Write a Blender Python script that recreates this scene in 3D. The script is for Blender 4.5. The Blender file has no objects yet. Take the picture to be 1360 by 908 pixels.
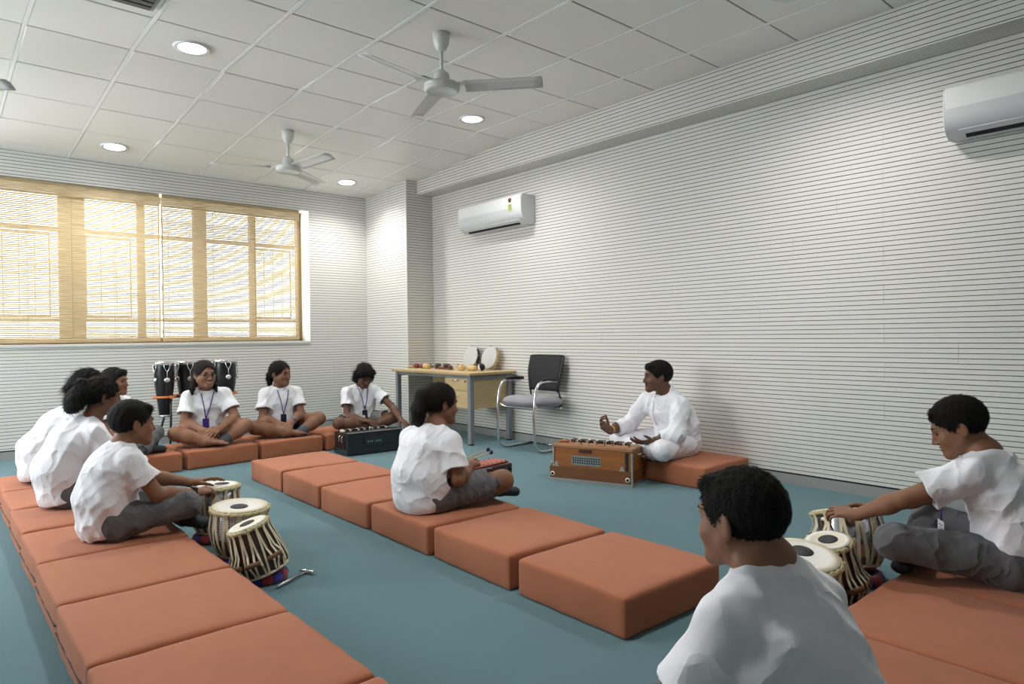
import bpy, bmesh, math, random
import numpy as np
from mathutils import Vector, Matrix, Euler
PI = math.pi
rnd = random.Random(7)
SC = bpy.context.scene
COL = SC.collection

# ------------------------------------------------------------------ camera
CAM_H = 1.102
_yaw, _pit, _roll = .7187, -.0097, -.0114
_fw = Vector((math.sin(_yaw) * math.cos(_pit), math.cos(_yaw) * math.cos(_pit), math.sin(_pit)))
_r0 = Vector((math.cos(_yaw), -math.sin(_yaw), 0))
_u0 = _r0.cross(_fw)
_R = _r0 * math.cos(_roll) + _u0 * math.sin(_roll)
_U = _u0 * math.cos(_roll) - _r0 * math.sin(_roll)
cam_data = bpy.data.cameras.new('camera')
cam_data.sensor_width = 36.0
cam_data.lens = 905.0 / 1360.0 * 36.0
cam_data.clip_start = .05
cam = bpy.data.objects.new('camera', cam_data)
COL.objects.link(cam)
cam.matrix_world = Matrix(((_R.x, _U.x, -_fw.x, 0), (_R.y, _U.y, -_fw.y, 0), (_R.z, _U.z, -_fw.z, CAM_H), (0, 0, 0, 1)))
SC.camera = cam

# ------------------------------------------------------------------ sky, light, exposure
SC.view_settings.view_transform = 'Standard'
SC.view_settings.look = 'None'
SC.view_settings.gamma = 1.0
SC.view_settings.exposure = 0.5
world = bpy.data.worlds.new('sky')
SC.world = world
world.use_nodes = True
_bg = world.node_tree.nodes['Background']
_bg.inputs['Color'].default_value = (.93, .96, 1.0, 1)      # even white hazy sky
_bg.inputs['Strength'].default_value = 9.5

def portal(name, loc, rot, sx, sy):
    d = bpy.data.lights.new(name, 'AREA')
    d.shape = 'RECTANGLE'; d.size = sx; d.size_y = sy
    d.cycles.is_portal = True
    o = bpy.data.objects.new(name, d)
    COL.objects.link(o); o.location = loc; o.rotation_euler = rot
    return o
portal('daylight_portal', (.6, 8.22, 1.86), (-PI / 2, 0, 0), 6.2, 1.7)      # the windows on the far wall
portal('daylight_portal', (-2.72, 5.8, 1.85), (0, -PI / 2, 0), 1.7, 2.4)    # the unseen window added to the left wall for daylight


# ------------------------------------------------------------------ materials
def lin(c):
    return c / 12.92 if c <= .04045 else ((c + .055) / 1.055) ** 2.4
def rgb(r, g, b):
    return (lin(r / 255), lin(g / 255), lin(b / 255), 1)
MATS = {}
def mat(name, col, rough=.6, metal=0., spec=.5, bump=None, var=None, emit=None, trans=None, coat=0., sheen=0.):
    """col = sRGB triple; bump = (scale, strength, detail[, stretch xyz]); var = (scale, amount[, stretch]) tone variation"""
    if name in MATS: return MATS[name]
    m = bpy.data.materials.new(name); m.use_nodes = True
    nt = m.node_tree; b = nt.nodes['Principled BSDF']
    b.inputs['Base Color'].default_value = rgb(*col)
    b.inputs['Roughness'].default_value = rough
    b.inputs['Metallic'].default_value = metal
    b.inputs['Specular IOR Level'].default_value = spec
    b.inputs['Coat Weight'].default_value = coat
    b.inputs['Sheen Weight'].default_value = sheen
    tc = None
    def coords(stretch):
        tc = nt.nodes.new('ShaderNodeTexCoord'); mp = nt.nodes.new('ShaderNodeMapping')
        nt.links.new(tc.outputs['Object'], mp.inputs['Vector'])
        mp.inputs['Scale'].default_value = stretch
        return mp.outputs['Vector']
    if var:
        n = nt.nodes.new('ShaderNodeTexNoise'); n.inputs['Scale'].default_value = var[0]; n.inputs['Detail'].default_value = 4
        nt.links.new(coords(var[2] if len(var) > 2 else (1, 1, 1)), n.inputs['Vector'])
        mr = nt.nodes.new('ShaderNodeMapRange'); mr.inputs['From Min'].default_value = .25; mr.inputs['From Max'].default_value = .75
        mr.inputs['To Min'].default_value = 1 - var[1]; mr.inputs['To Max'].default_value = 1 + var[1]
        nt.links.new(n.outputs['Fac'], mr.inputs['Value'])
        mx = nt.nodes.new('ShaderNodeMix'); mx.data_type = 'RGBA'; mx.blend_type = 'MULTIPLY'; mx.inputs['Factor'].default_value = 1
        mx.inputs['A'].default_value = rgb(*col)
        nt.links.new(mr.outputs['Result'], mx.inputs['B'])
        nt.links.new(mx.outputs['Result'], b.inputs['Base Color'])
    if bump:
        n = nt.nodes.new('ShaderNodeTexNoise'); n.inputs['Scale'].default_value = bump[0]
        n.inputs['Detail'].default_value = bump[2] if len(bump) > 2 else 3
        nt.links.new(coords(bump[3] if len(bump) > 3 else (1, 1, 1)), n.inputs['Vector'])
        bp = nt.nodes.new('ShaderNodeBump'); bp.inputs['Strength'].default_value = bump[1]; bp.inputs['Distance'].default_value = .01
        nt.links.new(n.outputs['Fac'], bp.inputs['Height'])
        nt.links.new(bp.outputs['Normal'], b.inputs['Normal'])
    if emit:
        b.inputs['Emission Color'].default_value = rgb(*emit[0]); b.inputs['Emission Strength'].default_value = emit[1]
    if trans:
        b.inputs['Transmission Weight'].default_value = trans
    MATS[name] = m
    return m

M_PANEL = mat('white_panel', (221, 219, 213), .45, bump=(60, .03))
M_GROOVE = mat('groove_core', (70, 68, 66), .9)
M_WHITE = mat('white_paint', (214, 213, 208), .6)
M_TILE = mat('ceiling_tile_board', (238, 235, 230), .40, bump=(900, .10, 2))
M_TEE = mat('ceiling_tee_white', (242, 242, 240), .22)
M_SHADOWGAP = mat('tile_gap_shade', (120, 118, 114), .7)  # shade of the reveals between tiles, put into the tee and backing colour
M_CARPET = mat('teal_carpet', (98, 131, 138), .95, spec=.15, bump=(700, .5, 3), var=(420, .22), sheen=.15)
M_BASE = mat('grey_skirting', (150, 152, 150), .55)
M_DARK = mat('dark_gap', (28, 28, 30), .8)
M_ALU = mat('window_frame_white', (205, 200, 190), .4)
M_STEEL = mat('grille_steel', (120, 116, 108), .5)
M_RUST = mat('terracotta_fabric', (170, 106, 76), .85, spec=.2, bump=(900, .25, 2), var=(9, .05), sheen=.12)
M_SEAM = mat('terracotta_piping', (150, 92, 70), .8, spec=.2)
M_ZIP = mat('dark_zip', (70, 52, 46), .6)
M_PLASTIC = mat('white_plastic', (232, 233, 232), .18, spec=.55)
M_PLASTIC2 = mat('grey_white_plastic', (205, 207, 208), .3)
M_FANW = mat('fan_enamel', (216, 216, 212), .3)
M_CHROME = mat('chrome', (225, 225, 228), .14, metal=1)
M_BRUSHED = mat('brushed_steel', (190, 190, 192), .3, metal=1)
M_GREYSTEEL = mat('grey_powder_steel', (128, 131, 134), .5)
M_MAPLE = mat('maple_laminate', (203, 178, 132), .45, var=(6, .1, (1, 1, 9)))
M_BLACKP = mat('black_plastic', (30, 30, 32), .4)
M_BLACKF = mat('black_mesh_fabric', (38, 37, 40), .8, bump=(500, .3))
M_GREYF = mat('grey_seat_fabric', (150, 148, 154), .9, bump=(700, .3), sheen=.2)
M_SKIN = {}
# ------------------------------------------------------------------ mesh helpers
class MB:
    """collects polygons (with a material slot each) and links them as ONE mesh object"""
    def __init__(s): s.v = []; s.f = []; s.m = []; s.sm = []
    def add(s, vs, fs, mi=0, smooth=False):
        o = len(s.v); s.v += [tuple(p) for p in vs]
        for f in fs: s.f.append([o + i for i in f]); s.m.append(mi); s.sm.append(smooth)
        return s
    def box(s, x0, x1, y0, y1, z0, z1, mi=0, M=None):
        vs = [(x, y, z) for x in (x0, x1) for y in (y0, y1) for z in (z0, z1)]
        if M is not None: vs = [M @ Vector(p) for p in vs]
        return s.add(vs, [(0, 1, 3, 2), (4, 6, 7, 5), (0, 4, 5, 1), (2, 3, 7, 6), (0, 2, 6, 4), (1, 5, 7, 3)], mi)
    def tube(s, pts, r, n=10, mi=0, closed=False, caps=True, smooth=True, flat=1.0):
        pts = [Vector(p) for p in pts]; k = len(pts)
        rs = r if isinstance(r, (list, tuple)) else [r] * k
        T = []
        for i in range(k):
            a = pts[(i - 1) % k] if (closed or i > 0) else pts[i]
            b = pts[(i + 1) % k] if (closed or i < k - 1) else pts[i]
            t = (b - a); T.append(t.normalized() if t.length > 1e-9 else Vector((0, 0, 1)))
        up = Vector((0, 0, 1)) if abs(T[0].z) < .9 else Vector((1, 0, 0))
        nrm = (up - T[0] * up.dot(T[0])).normalized(); vs = []
        for i in range(k):
            nrm = nrm - T[i] * nrm.dot(T[i])
            nrm.normalize(); bn = T[i].cross(nrm)
            for j in range(n):
                a = 2 * PI * j / n
                vs.append(pts[i] + nrm * (rs[i] * math.cos(a) * flat) + bn * (rs[i] * math.sin(a)))
        fs = []
        for i in range(k if closed else k - 1):
            i2 = (i + 1) % k
            for j in range(n):
                j2 = (j + 1) % n
                fs.append((i * n + j, i * n + j2, i2 * n + j2, i2 * n + j))
        s.add(vs, fs, mi, smooth)
        if caps and not closed:
            s.add(vs[:n], [tuple(reversed(range(n)))], mi); s.add(vs[-n:], [tuple(range(n))], mi)
        return s
    def lathe(s, prof, n=32, mi=0, smooth=True, M=None, scale=(1, 1), mis=None):
        """prof = [(r, z)...] bottom to top; scale = x/y squash"""
        vs = []
        for r, z in prof:
            for j in range(n):
                a = 2 * PI * j / n
                vs.append(Vector((r * math.cos(a) * scale[0], r * math.sin(a) * scale[1], z)))
        if M is not None: vs = [M @ p for p in vs]
        for i in range(len(prof) - 1):
            fs = [(i * n + j, i * n + (j + 1) % n, (i + 1) * n + (j + 1) % n, (i + 1) * n + j) for j in range(n)]
            o = len(s.v)
            s.add([vs[q] for q in range(i * n, (i + 2) * n)], [tuple(q - i * n for q in f) for f in fs], mis[i] if mis else mi, smooth)
        if prof[0][0] > 1e-5: s.add(vs[:n], [tuple(reversed(range(n)))], mis[0] if mis else mi)
        if prof[-1][0] > 1e-5: s.add(vs[-n:], [tuple(range(n))], mis[-1] if mis else mi)
        return s
    def prism(s, poly, depth, M, mi=0, smooth=False):
        """poly = [(u, v)...] counter-clockwise, extruded along +w by depth; M maps (u, v, w)"""
        k = len(poly)
        vs = [M @ Vector((u, v, 0)) for u, v in poly] + [M @ Vector((u, v, depth)) for u, v in poly]
        s.add(vs, [tuple(reversed(range(k))), tuple(range(k, 2 * k))], mi)
        s.add(vs, [(i, (i + 1) % k, k + (i + 1) % k, k + i) for i in range(k)], mi, smooth)
        return s
    def mesh(s, name, mats, weld=True):
        me = bpy.data.meshes.new(name)
        me.from_pydata(s.v, [], s.f)
        for m in (mats if isinstance(mats, (list, tuple)) else [mats]): me.materials.append(m)
        me.polygons.foreach_set('material_index', s.m)
        me.polygons.foreach_set('use_smooth', s.sm)
        if weld:
            bm = bmesh.new(); bm.from_mesh(me)
            bmesh.ops.remove_doubles(bm, verts=bm.verts, dist=1e-5)
            bmesh.ops.recalc_face_normals(bm, faces=bm.faces)
            bm.to_mesh(me); bm.free()
        me.update()
        return me
    def build(s, name, mats, parent=None, loc=(0, 0, 0), rot=(0, 0, 0), bevel=0., seg=2, angle=True):
        return put(name, s.mesh(name, mats), parent, loc, rot, bevel, seg)

def put(name, me, parent=None, loc=(0, 0, 0), rot=(0, 0, 0), bevel=0., seg=2):
    o = bpy.data.objects.new(name, me); COL.objects.link(o)
    o.location = loc; o.rotation_euler = rot
    if parent is not None: o.parent = parent
    if bevel:
        b = o.modifiers.new('bevel', 'BEVEL'); b.width = bevel; b.segments = seg; b.limit_method = 'ANGLE'; b.angle_limit = .7
        b.harden_normals = False
        for p in me.polygons: p.use_smooth = True
        w = o.modifiers.new('wn', 'WEIGHTED_NORMAL'); w.keep_sharp = True
    return o

def tag(o, label, cat, group=None, kind=None):
    if label: o['label'] = label
    if cat: o['category'] = cat
    if group: o['group'] = group
    if kind: o['kind'] = kind
    return o
def thing(name, label, cat, loc=(0, 0, 0), rz=0., group=None, rot=None):
    o = bpy.data.objects.new(name, None); COL.objects.link(o)
    o.empty_display_size = .1
    o.location = loc; o.rotation_euler = rot if rot else (0, 0, rz)
    return tag(o, label, cat, group)
def struct(name, mb, mats, parent=None, **k):
    o = mb.build(name, mats, parent, **k) if isinstance(mb, MB) else put(name, mb, parent, **k)
    if parent is None: o['kind'] = 'structure'
    return o
def copy_tree(o, parent=None, label=None, group=None):
    c = o.copy(); COL.objects.link(c)
    if parent is not None: c.parent = parent
    if label: c['label'] = label
    if group: c['group'] = group
    for ch in list(o.children): copy_tree(ch, c)
    return c
# ------------------------------------------------------------------ the room
XW, YW = 4.766, 7.856            # right wall, window wall
XB, ZB = 4.546, 2.794            # bulkhead face and underside
XC, YC = 4.392, 6.896            # boxed column in the far right corner
XL, YB = -2.7, -2.6              # walls behind and left of the camera
ZC, YK, KS = 3.076, 5.265, .0746 # ceiling height; beyond YK it falls by KS per metre
def zceil(y): return ZC - KS * max(0., y - YK)
PIT = .0316

fl = MB(); fl.box(XL - .3, XW + .3, YB - .3, YW + .4, -.12, 0)
struct('floor', fl, M_CARPET)

# --- grooved wall panels: each plank carries up to four ridges with 4 mm grooves between them
_pcache = {}
def panel_mesh(L, z0, z1, phase):
    """plank lying in the plane x = 0 facing -x, along +y by L, from z0 to z1 (local z from 0); grooves at phase + k * PIT"""
    key = (round(L, 3), round(z1 - z0, 4), round((z0 - phase) % PIT, 4))
    if key in _pcache: return _pcache[key]
    mb = MB(); g = .0021; d = .009
    k = math.ceil((z0 - phase) / PIT - 1e-6); edges = []
    while phase + k * PIT <= z1 + 1e-6:
        edges.append(phase + k * PIT - z0); k += 1
    H = z1 - z0; segs = []; z = 0.
    prof = [(0., 0.)]                      # (depth, z)
    mi = []
    for e in edges:
        a, b = max(0., e - g), min(H, e + g)
        if a > prof[-1][1] + 1e-6: prof.append((0., a)); mi.append(0)
        prof.append((d, a)); mi.append(1); prof.append((d, b)); mi.append(1)
        if b < H - 1e-6: prof.append((0., b)); mi.append(1)
    if prof[-1][1] < H - 1e-6: prof.append((0., H)); mi.append(0)
    j = .0006
    for i in range(len(prof) - 1):
        (d0, a), (d1, b) = prof[i], prof[i + 1]
        mb.add([(d0, j, a), (d1, j, b), (d1, L - j, b), (d0, L - j, a)], [(0, 1, 2, 3)], mi[i])
    mb.add([(.0, j, 0), (.012, j, 0), (.012, j, H), (0, j, H)], [(0, 1, 2, 3)], 0)
    mb.add([(.0, L - j, 0), (.012, L - j, 0), (.012, L - j, H), (0, L - j, H)], [(3, 2, 1, 0)], 0)
    me = mb.mesh('wall_panel', [M_PANEL, M_GROOVE], weld=False)
    _pcache[key] = me
    return me
def panels(parent, u0, u1, z0, z1, phase, place, joints, holes=()):
    """clad a wall strip u0..u1, z0..z1; place(u, z) -> (loc, rz); joints(row) -> u positions of the butt joints"""
    k0 = math.floor((z0 - phase) / (4 * PIT)); row = k0
    while phase + row * 4 * PIT < z1 - 1e-4:
        a, b = max(z0, phase + row * 4 * PIT), min(z1, phase + (row + 1) * 4 * PIT)
        if b - a > .006:
            cuts = [u0] + [q for q in sorted(joints(row)) if u0 + .05 < q < u1 - .05] + [u1]
            for p, q in zip(cuts[:-1], cuts[1:]):
                loc, rz = place(p, q, a)
                put('wall_panel', panel_mesh(q - p, a, b, phase), parent, loc, (0, 0, rz))
        row += 1
_jr = random.Random(3)
_jt = {}
def joints_right(row):
    if row not in _jt:
        if row % 2: s = 1.753
        else: s = _jr.choice([1.33, 1.33, 2.62, 2.36, .97, 2.05, 3.05])
        _jt[row] = [s + 2.44 * k for k in range(-3, 5)]
    return _jt[row]
_jw = {}
def joints_win(row):
    if row not in _jw:
        s = _jr.choice([.42, 1.45, 2.52, 1.9, .9])
        _jw[row] = [s + 2.44 * k for k in range(-2, 3)]
    return _jw[row]
PH_R, PH_W = 1.4033, 1.0161
ZBASE = .072

wr = MB(); wr.box(XW + .012, XW + .25, YB - .2, YW + .3, 0, 3.2)
wall_right = struct('wall_right', wr, M_WHITE)
panels(wall_right, YB, YC, ZBASE + .012, ZB, PH_R, lambda p, q, z: ((XW, p, z), 0), joints_right)
ww = MB()
WX0, WX1, WZ0, WZ1 = -2.4, 3.612, 1.066, 2.640     # window opening
RV = .30                                            # reveal depth
ww.box(XL - .2, WX0, YW + .012, YW + RV, 0, 3.2); ww.box(WX1, XW + .25, YW + .012, YW + RV, 0, 3.2)
ww.box(WX0, WX1, YW + .012, YW + RV, 0, WZ0); ww.box(WX0, WX1, YW + .012, YW + RV, WZ1, 3.2)
wall_window = struct('wall_window', ww, M_WHITE)
place_w = lambda p, q, z: ((q, YW, z), PI / 2)       # faces -y, runs towards -x
panels(wall_window, XL, XC, ZBASE + .012, WZ0 - .012, PH_W, place_w, joints_win)
panels(wall_window, XL, XC, WZ1, zceil(YW) + .01, PH_W, place_w, joints_win)
panels(wall_window, XL, WX0, WZ0 - .012, WZ1, PH_W, place_w, joints_win)
panels(wall_window, WX1, XC, WZ0 - .012, WZ1, PH_W, place_w, joints_win)
sl = MB(); sl.box(WX0, WX1 + .0, YW - .012, YW + RV, WZ0 - .03, WZ0)
struct('trim_1', sl, M_WHITE, bevel=.004)['label'] = 'white window sill'
# boxed column
wc = MB(); wc.box(XC + .012, XW, YC + .012, YW, 0, 3.1)
wall_column = struct('wall_column', wc, M_WHITE)
panels(wall_column, YC + .02, YW, ZBASE + .012, 2.96, PH_R, lambda p, q, z: ((XC, p, z), 0), lambda r: [])
panels(wall_column, XC + .02, XW, ZBASE + .012, 2.96, PH_R, lambda p, q, z: ((q, YC, z), PI / 2), lambda r: [])
ct = MB(); ct.box(XC - .004, XC + .022, YC - .004, YC + .022, 0, zceil(YC))
ct.build('corner_strip', M_WHITE, wall_column, bevel=.003)
# bulkhead
wb = MB(); wb.box(XB + .012, XW + .02, YB, YC, ZB + .012, 3.2)
bulk = struct('wall_bulkhead', wb, M_WHITE)
panels(bulk, YB, YC, ZB, 3.1, ZB + .044, lambda p, q, z: ((XB, p, z), 0), lambda r: [(1.2, 3.1, 5.0)[r % 3] + 2.44 * k for k in range(-2, 3)])
for i in range(1):
    y0 = YB
    for y1 in (-.2, 2.24, 4.68, YC):
        me = panel_mesh(y1 - y0, 0, XW - XB, .012)
        o = put('wall_panel', me, bulk, (XB, y0, ZB), (0, 0, 0))
        o.matrix_local = Matrix(((0, 0, 1, XB), (0, 1, 0, y0), (1, 0, 0, ZB), (0, 0, 0, 1)))
        y0 = y1
# skirting with a dark shadow line on top
def skirt(name, boxes):
    mb = MB(); 
    for b in boxes: mb.box(*b, 0, ZBASE, 0); mb.box(b[0] + (.004 if b[1] - b[0] < .05 else 0), b[1], b[2] + (.004 if b[3] - b[2] < .05 else 0), b[3], ZBASE, ZBASE + .012, 1)
    return struct(name, mb, [M_BASE, M_DARK])
skirt('baseboard_right', [(XW - .002, XW + .014, YB, YC)])
skirt('baseboard_window', [(XL, XC, YW - .002, YW + .014)])
skirt('baseboard_column', [(XC - .002, XC + .014, YC, YW), (XC, XW, YC - .002, YC + .014)])
# walls out of sight: left wall with a window added to let in light, back wall
LZ0, LZ1, LY0, LY1 = 1.0, 2.7, 4.6, 7.0
wl = MB()
wl.box(XL - .25, XL, YB - .2, LY0, 0, 3.2); wl.box(XL - .25, XL, LY1, YW + .3, 0, 3.2)
wl.box(XL - .25, XL, LY0, LY1, 0, LZ0); wl.box(XL - .25, XL, LY0, LY1, LZ1, 3.2)
struct('wall_left', wl, M_WHITE)
wk = MB(); wk.box(XL - .2, XW + .25, YB - .25, YB, 0, 3.2)
struct('wall_back', wk, M_WHITE)
def window(name, n, axis):
    mb = MB()
    for i in range(n + 1):
        y = LY0 + (LY1 - LY0) * i / n
        mb.box(XL - .18, XL - .12, y - .035, y + .035, LZ0, LZ1)
    for z in (LZ0 + .03, LZ1 - .03): mb.box(XL - .18, XL - .12, LY0, LY1, z - .03, z + .03)
    return struct(name, mb, M_ALU)
window('window_added', 2, 1)  # added out of view as a daylight source

# --- ceiling: lay-in tiles in a T grid, each tile its own piece
GX = [(.898 + c) * .6 for c in range(-6, 7)]      # main runners (along y)
GY = [(7.675 + l) * .6 for l in range(-12, 6)]    # cross tees
cb = MB()
ys = [YB - .2, YK, YW + .3]
for a, b in zip(ys[:-1], ys[1:]):
    mbv = [(XL - .2, a, zceil(a) + .02), (XW + .2, a, zceil(a) + .02), (XW + .2, b, zceil(b) + .02), (XL - .2, b, zceil(b) + .02)]
    cb.add(mbv + [(x, y, z + .1) for x, y, z in mbv], [(0, 1, 2, 3), (7, 6, 5, 4), (0, 4, 5, 1), (1, 5, 6, 2), (2, 6, 7, 3), (3, 7, 4, 0)])
ceiling = struct('ceiling', cb, M_SHADOWGAP)
_tc = {}
def tile_mesh(w, l):
    key = (round(w, 3), round(l, 3))
    if key not in _tc:
        mb = MB(); g, gy, e = .012, .0045, .004
        x0, x1, y0, y1 = g, w - g, gy, l - gy
        mb.box(x0, x1, y0, y1, .003, .016)
        a = [(x0, y0, .003), (x1, y0, .003), (x1, y1, .003), (x0, y1, .003)]
        b = [(x0 + e, y0 + e, 0), (x1 - e, y0 + e, 0), (x1 - e, y1 - e, 0), (x0 + e, y1 - e, 0)]
        mb.add(a + b, [(0, 1, 5, 4), (1, 2, 6, 5), (2, 3, 7, 6), (3, 0, 4, 7), (4, 5, 6, 7)])
        _tc[key] = mb.mesh('ceiling_tile', M_TILE, weld=False)
    return _tc[key]
gx = [XL] + [x for x in GX if XL + .05 < x < XB] + [XB + .01]
gy = [YB] + [y for y in GY if YB + .05 < y < YW] + [YW + .01]
LIGHTS = [(1.439, 4.905), (1.439, 7.305), (3.839, 4.905), (3.839, 7.305), (3.839, 1.905), (1.439, 1.905), (-.96, 4.905)]
for i in range(len(gx) - 1):
    for j in range(len(gy) - 1):
        a, b = gy[j], gy[j + 1]
        z0, z1 = zceil(a), zceil(b)
        o = put('ceiling_tile', tile_mesh(gx[i + 1] - gx[i], math.hypot(b - a, z1 - z0)), ceiling, (gx[i], a, z0 + rnd.uniform(-.0008, .0008)), (math.atan2(z1 - z0, b - a), 0, 0))
for x in gx[1:-1]:
    mb = MB()
    for a, b in zip(ys[:-1], ys[1:]):
        a, b = max(a, YB), min(b, YW)
        za, zb = zceil(a), zceil(b)
        for (xa, xb, dz, top) in ((x - .011, x + .011, -.0025, .0), ):
            vs = [(p, y, z + q) for p in (xa, xb) for (y, z) in ((a, za), (b, zb)) for q in (dz, top + .012)]
            mb.add(vs, [(0, 1, 3, 2), (4, 6, 7, 5), (0, 4, 5, 1), (2, 3, 7, 6), (0, 2, 6, 4), (1, 5, 7, 3)])
    mb.build('main_runner', M_TEE, ceiling)
for y in gy[1:-1]:
    mb = MB(); z = zceil(y)
    mb.box(XL, XB, y - .0045, y + .0045, z + .004, z + .02)
    mb.build('cross_tee', M_SHADOWGAP, ceiling)
# dark square diffuser lying in a tile
y0, z0 = 4.02, ZC
vt = thing('ceiling_vent', 'dark grey square air diffuser let into the ceiling above the near left', 'vent', (.84, 4.24, ZC))
mb = MB(); mb.box(-.255, .255, -.235, .235, -.018, -.004); mb.build('frame', mat('vent_rim', (150, 150, 148), .5), vt, bevel=.004)
for k in range(7):
    mb = MB(); mb.box(-.23, .23, -.205 + k * .062, -.165 + k * .062, -.03, -.016); mb.build('slat', mat('vent_grey', (92, 92, 92), .5), vt)

# --- window 1: frame, grilles outside, two reed blinds inside
win = thing('window_1', None, None); win['kind'] = 'structure'
YF = YW + .26
sx = YF / YW
def wx(x): return x * sx
fr = MB()
for (a, b) in ((1.05, 1.27), (1.735, 1.805), (2.28, 2.415), (2.885, 2.955), (3.44, 3.62), (-.1, .1), (-.75, -.68), (-1.4, -1.2), (-2.6, -2.35)):
    fr.box(wx(a), wx(b), YF - .03, YF + .03, WZ0, WZ1)
for (z0, z1) in ((WZ0, WZ0 + .06), (1.295, 1.325), (2.2, 2.235), (WZ1 - .07, WZ1)):
    fr.box(WX0, WX1, YF - .025, YF + .025, z0, z1)
fr.build('window_frame', mat('window_frame_bronze', (128, 116, 98), .5), win)
for (a, b) in ((.12, 1.02), (1.28, 1.72), (2.97, 3.43), (-1.1, -.8)):
    g = MB(); a2, b2 = wx(a), wx(b) - .03
    for z in (1.33, 2.17): g.box(a2, b2, YF + .05, YF + .062, z, z + .018)
    for x in (a2, b2 - .014): g.box(x, x + .014, YF + .05, YF + .062, 1.33, 2.18)
    n = max(2, round((b2 - a2) / .125))
    for k in range(1, n): g.tube([(a2 + (b2 - a2) * k / n, YF + .056, 1.34), (a2 + (b2 - a2) * k / n, YF + .056, 2.18)], .005, 6)
    g.build('grille', M_STEEL, win)
pane = mat('window_glass', (255, 255, 255), .0, trans=1.0)
# thin panes between the mullions, slightly see-through glass
def glass_mat():
    m = bpy.data.materials.new('clear_pane'); m.use_nodes = True; nt = m.node_tree
    for n in list(nt.nodes): nt.nodes.remove(n)
    o = nt.nodes.new('ShaderNodeOutputMaterial'); t = nt.nodes.new('ShaderNodeBsdfTransparent'); g = nt.nodes.new('ShaderNodeBsdfGlossy')
    g.inputs['Roughness'].default_value = .03
    t.inputs['Color'].default_value = (.97, .98, .98, 1)
    mx = nt.nodes.new('ShaderNodeMixShader'); mx.inputs[0].default_value = .06
    nt.links.new(t.outputs[0], mx.inputs[1]); nt.links.new(g.outputs[0], mx.inputs[2]); nt.links.new(mx.outputs[0], o.inputs[0])
    return m
M_GLASS = glass_mat()
for (a, b) in ((-2.35, -1.4), (-1.2, -.75), (-.68, -.1), (.1, 1.05), (1.27, 1.735), (1.805, 2.28), (2.415, 2.885), (2.955, 3.44)):
    g = MB(); g.box(wx(a), wx(b), YF - .003, YF + .003, WZ0 + .05, WZ1 - .06); g.build('pane', M_GLASS, win)
# reed blinds
def reed_mat():
    m = bpy.data.materials.new('reed'); m.use_nodes = True; nt = m.node_tree; b = nt.nodes['Principled BSDF']; out = nt.nodes['Material Output']
    b.inputs['Base Color'].default_value = rgb(205, 182, 138); b.inputs['Roughness'].default_value = .6
    tr = nt.nodes.new('ShaderNodeBsdfTranslucent'); tr.inputs['Color'].default_value = rgb(226, 220, 206)
    mx = nt.nodes.new('ShaderNodeMixShader'); mx.inputs[0].default_value = .17
    n = nt.nodes.new('ShaderNodeTexNoise'); n.inputs['Scale'].default_value = 30
    tc = nt.nodes.new('ShaderNodeTexCoord'); mp = nt.nodes.new('ShaderNodeMapping'); mp.inputs['Scale'].default_value = (.2, 1, 4)
    nt.links.new(tc.outputs['Object'], mp.inputs['Vector']); nt.links.new(mp.outputs[0], n.inputs['Vector'])
    rp = nt.nodes.new('ShaderNodeValToRGB'); rp.color_ramp.elements[0].color = rgb(186, 158, 112); rp.color_ramp.elements[1].color = rgb(226, 206, 164)
    rp.color_ramp.elements[0].position = .3; rp.color_ramp.elements[1].position = .7
    nt.links.new(n.outputs['Fac'], rp.inputs[0]); nt.links.new(rp.outputs[0], b.inputs['Base Color'])
    nt.links.new(b.outputs[0], mx.inputs[1]); nt.links.new(tr.outputs[0], mx.inputs[2]); nt.links.new(mx.outputs[0], out.inputs['Surface'])
    return m
M_REED = reed_mat()
M_BRAID = mat('tan_braid', (186, 156, 104), .7)
def blind(x0, x1, label):
    y = YW + .075
    t = thing('reed_blind', label, 'blind', ((x0 + x1) / 2, y, WZ0), 0, 'reed blinds in the far window')
    w = (x1 - x0) / 2; H = WZ1 - WZ0
    r = MB(); z = .06; k = 0; rr = random.Random(int(x0 * 100))
    while z < H - .11:
        h = .0184 - rr.choice((0, 0, .0003, .0006, .001))
        dx = .006 * math.sin(k * 1.7)
        r.box(-w + dx * .3, w + dx * .3, -.0012, .0012, z, z + h); z += .0195; k += 1
    o = r.build('reeds', M_REED, t); o['kind'] = 'stuff'
    v = MB()
    for k in range(6): v.box(-w - .004, w + .004, -.034, -.026, H - .125 + k * .0205, H - .107 + k * .0205)
    v.box(-w, w, -.026, .004, H - .035, H - .002)
    v.build('valance', M_REED, t)
    b = MB(); b.box(-w, w, -.012, .012, .012, .052); b.build('bottom_bar', M_REED, t, bevel=.004)
    n = max(3, round((x1 - x0) / .34))
    for k in range(n):
        x = -w + .06 + (2 * w - .12) * k / (n - 1)
        c = MB(); c.box(x - .0015, x + .0015, -.003, .003, .05, H - .1); c.build('cord', M_BRAID, t)
    for s in (-1, 1):
        c = MB(); c.box(s * w - .006, s * w + .006, -.004, .004, .05, H - .1); c.build('edge_tape', M_BRAID, t)
    return t
blind(.02, 1.962, 'tan reed roman blind over the left part of the far window')
blind(1.992, 3.505, 'tan reed roman blind over the right part of the far window, nearest the wall corner')
c = MB(); c.tube([(1.977, YW + .04, 2.6)] + [(1.977 + .006 * math.sin(k), YW + .05, 2.6 - k * .076) for k in range(1, 20)], .0035, 6)
tag(c.build('pull_cord', mat('cord_white', (225, 220, 205), .8)), 'white pull cord hanging between the two reed blinds', 'cord')

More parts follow.
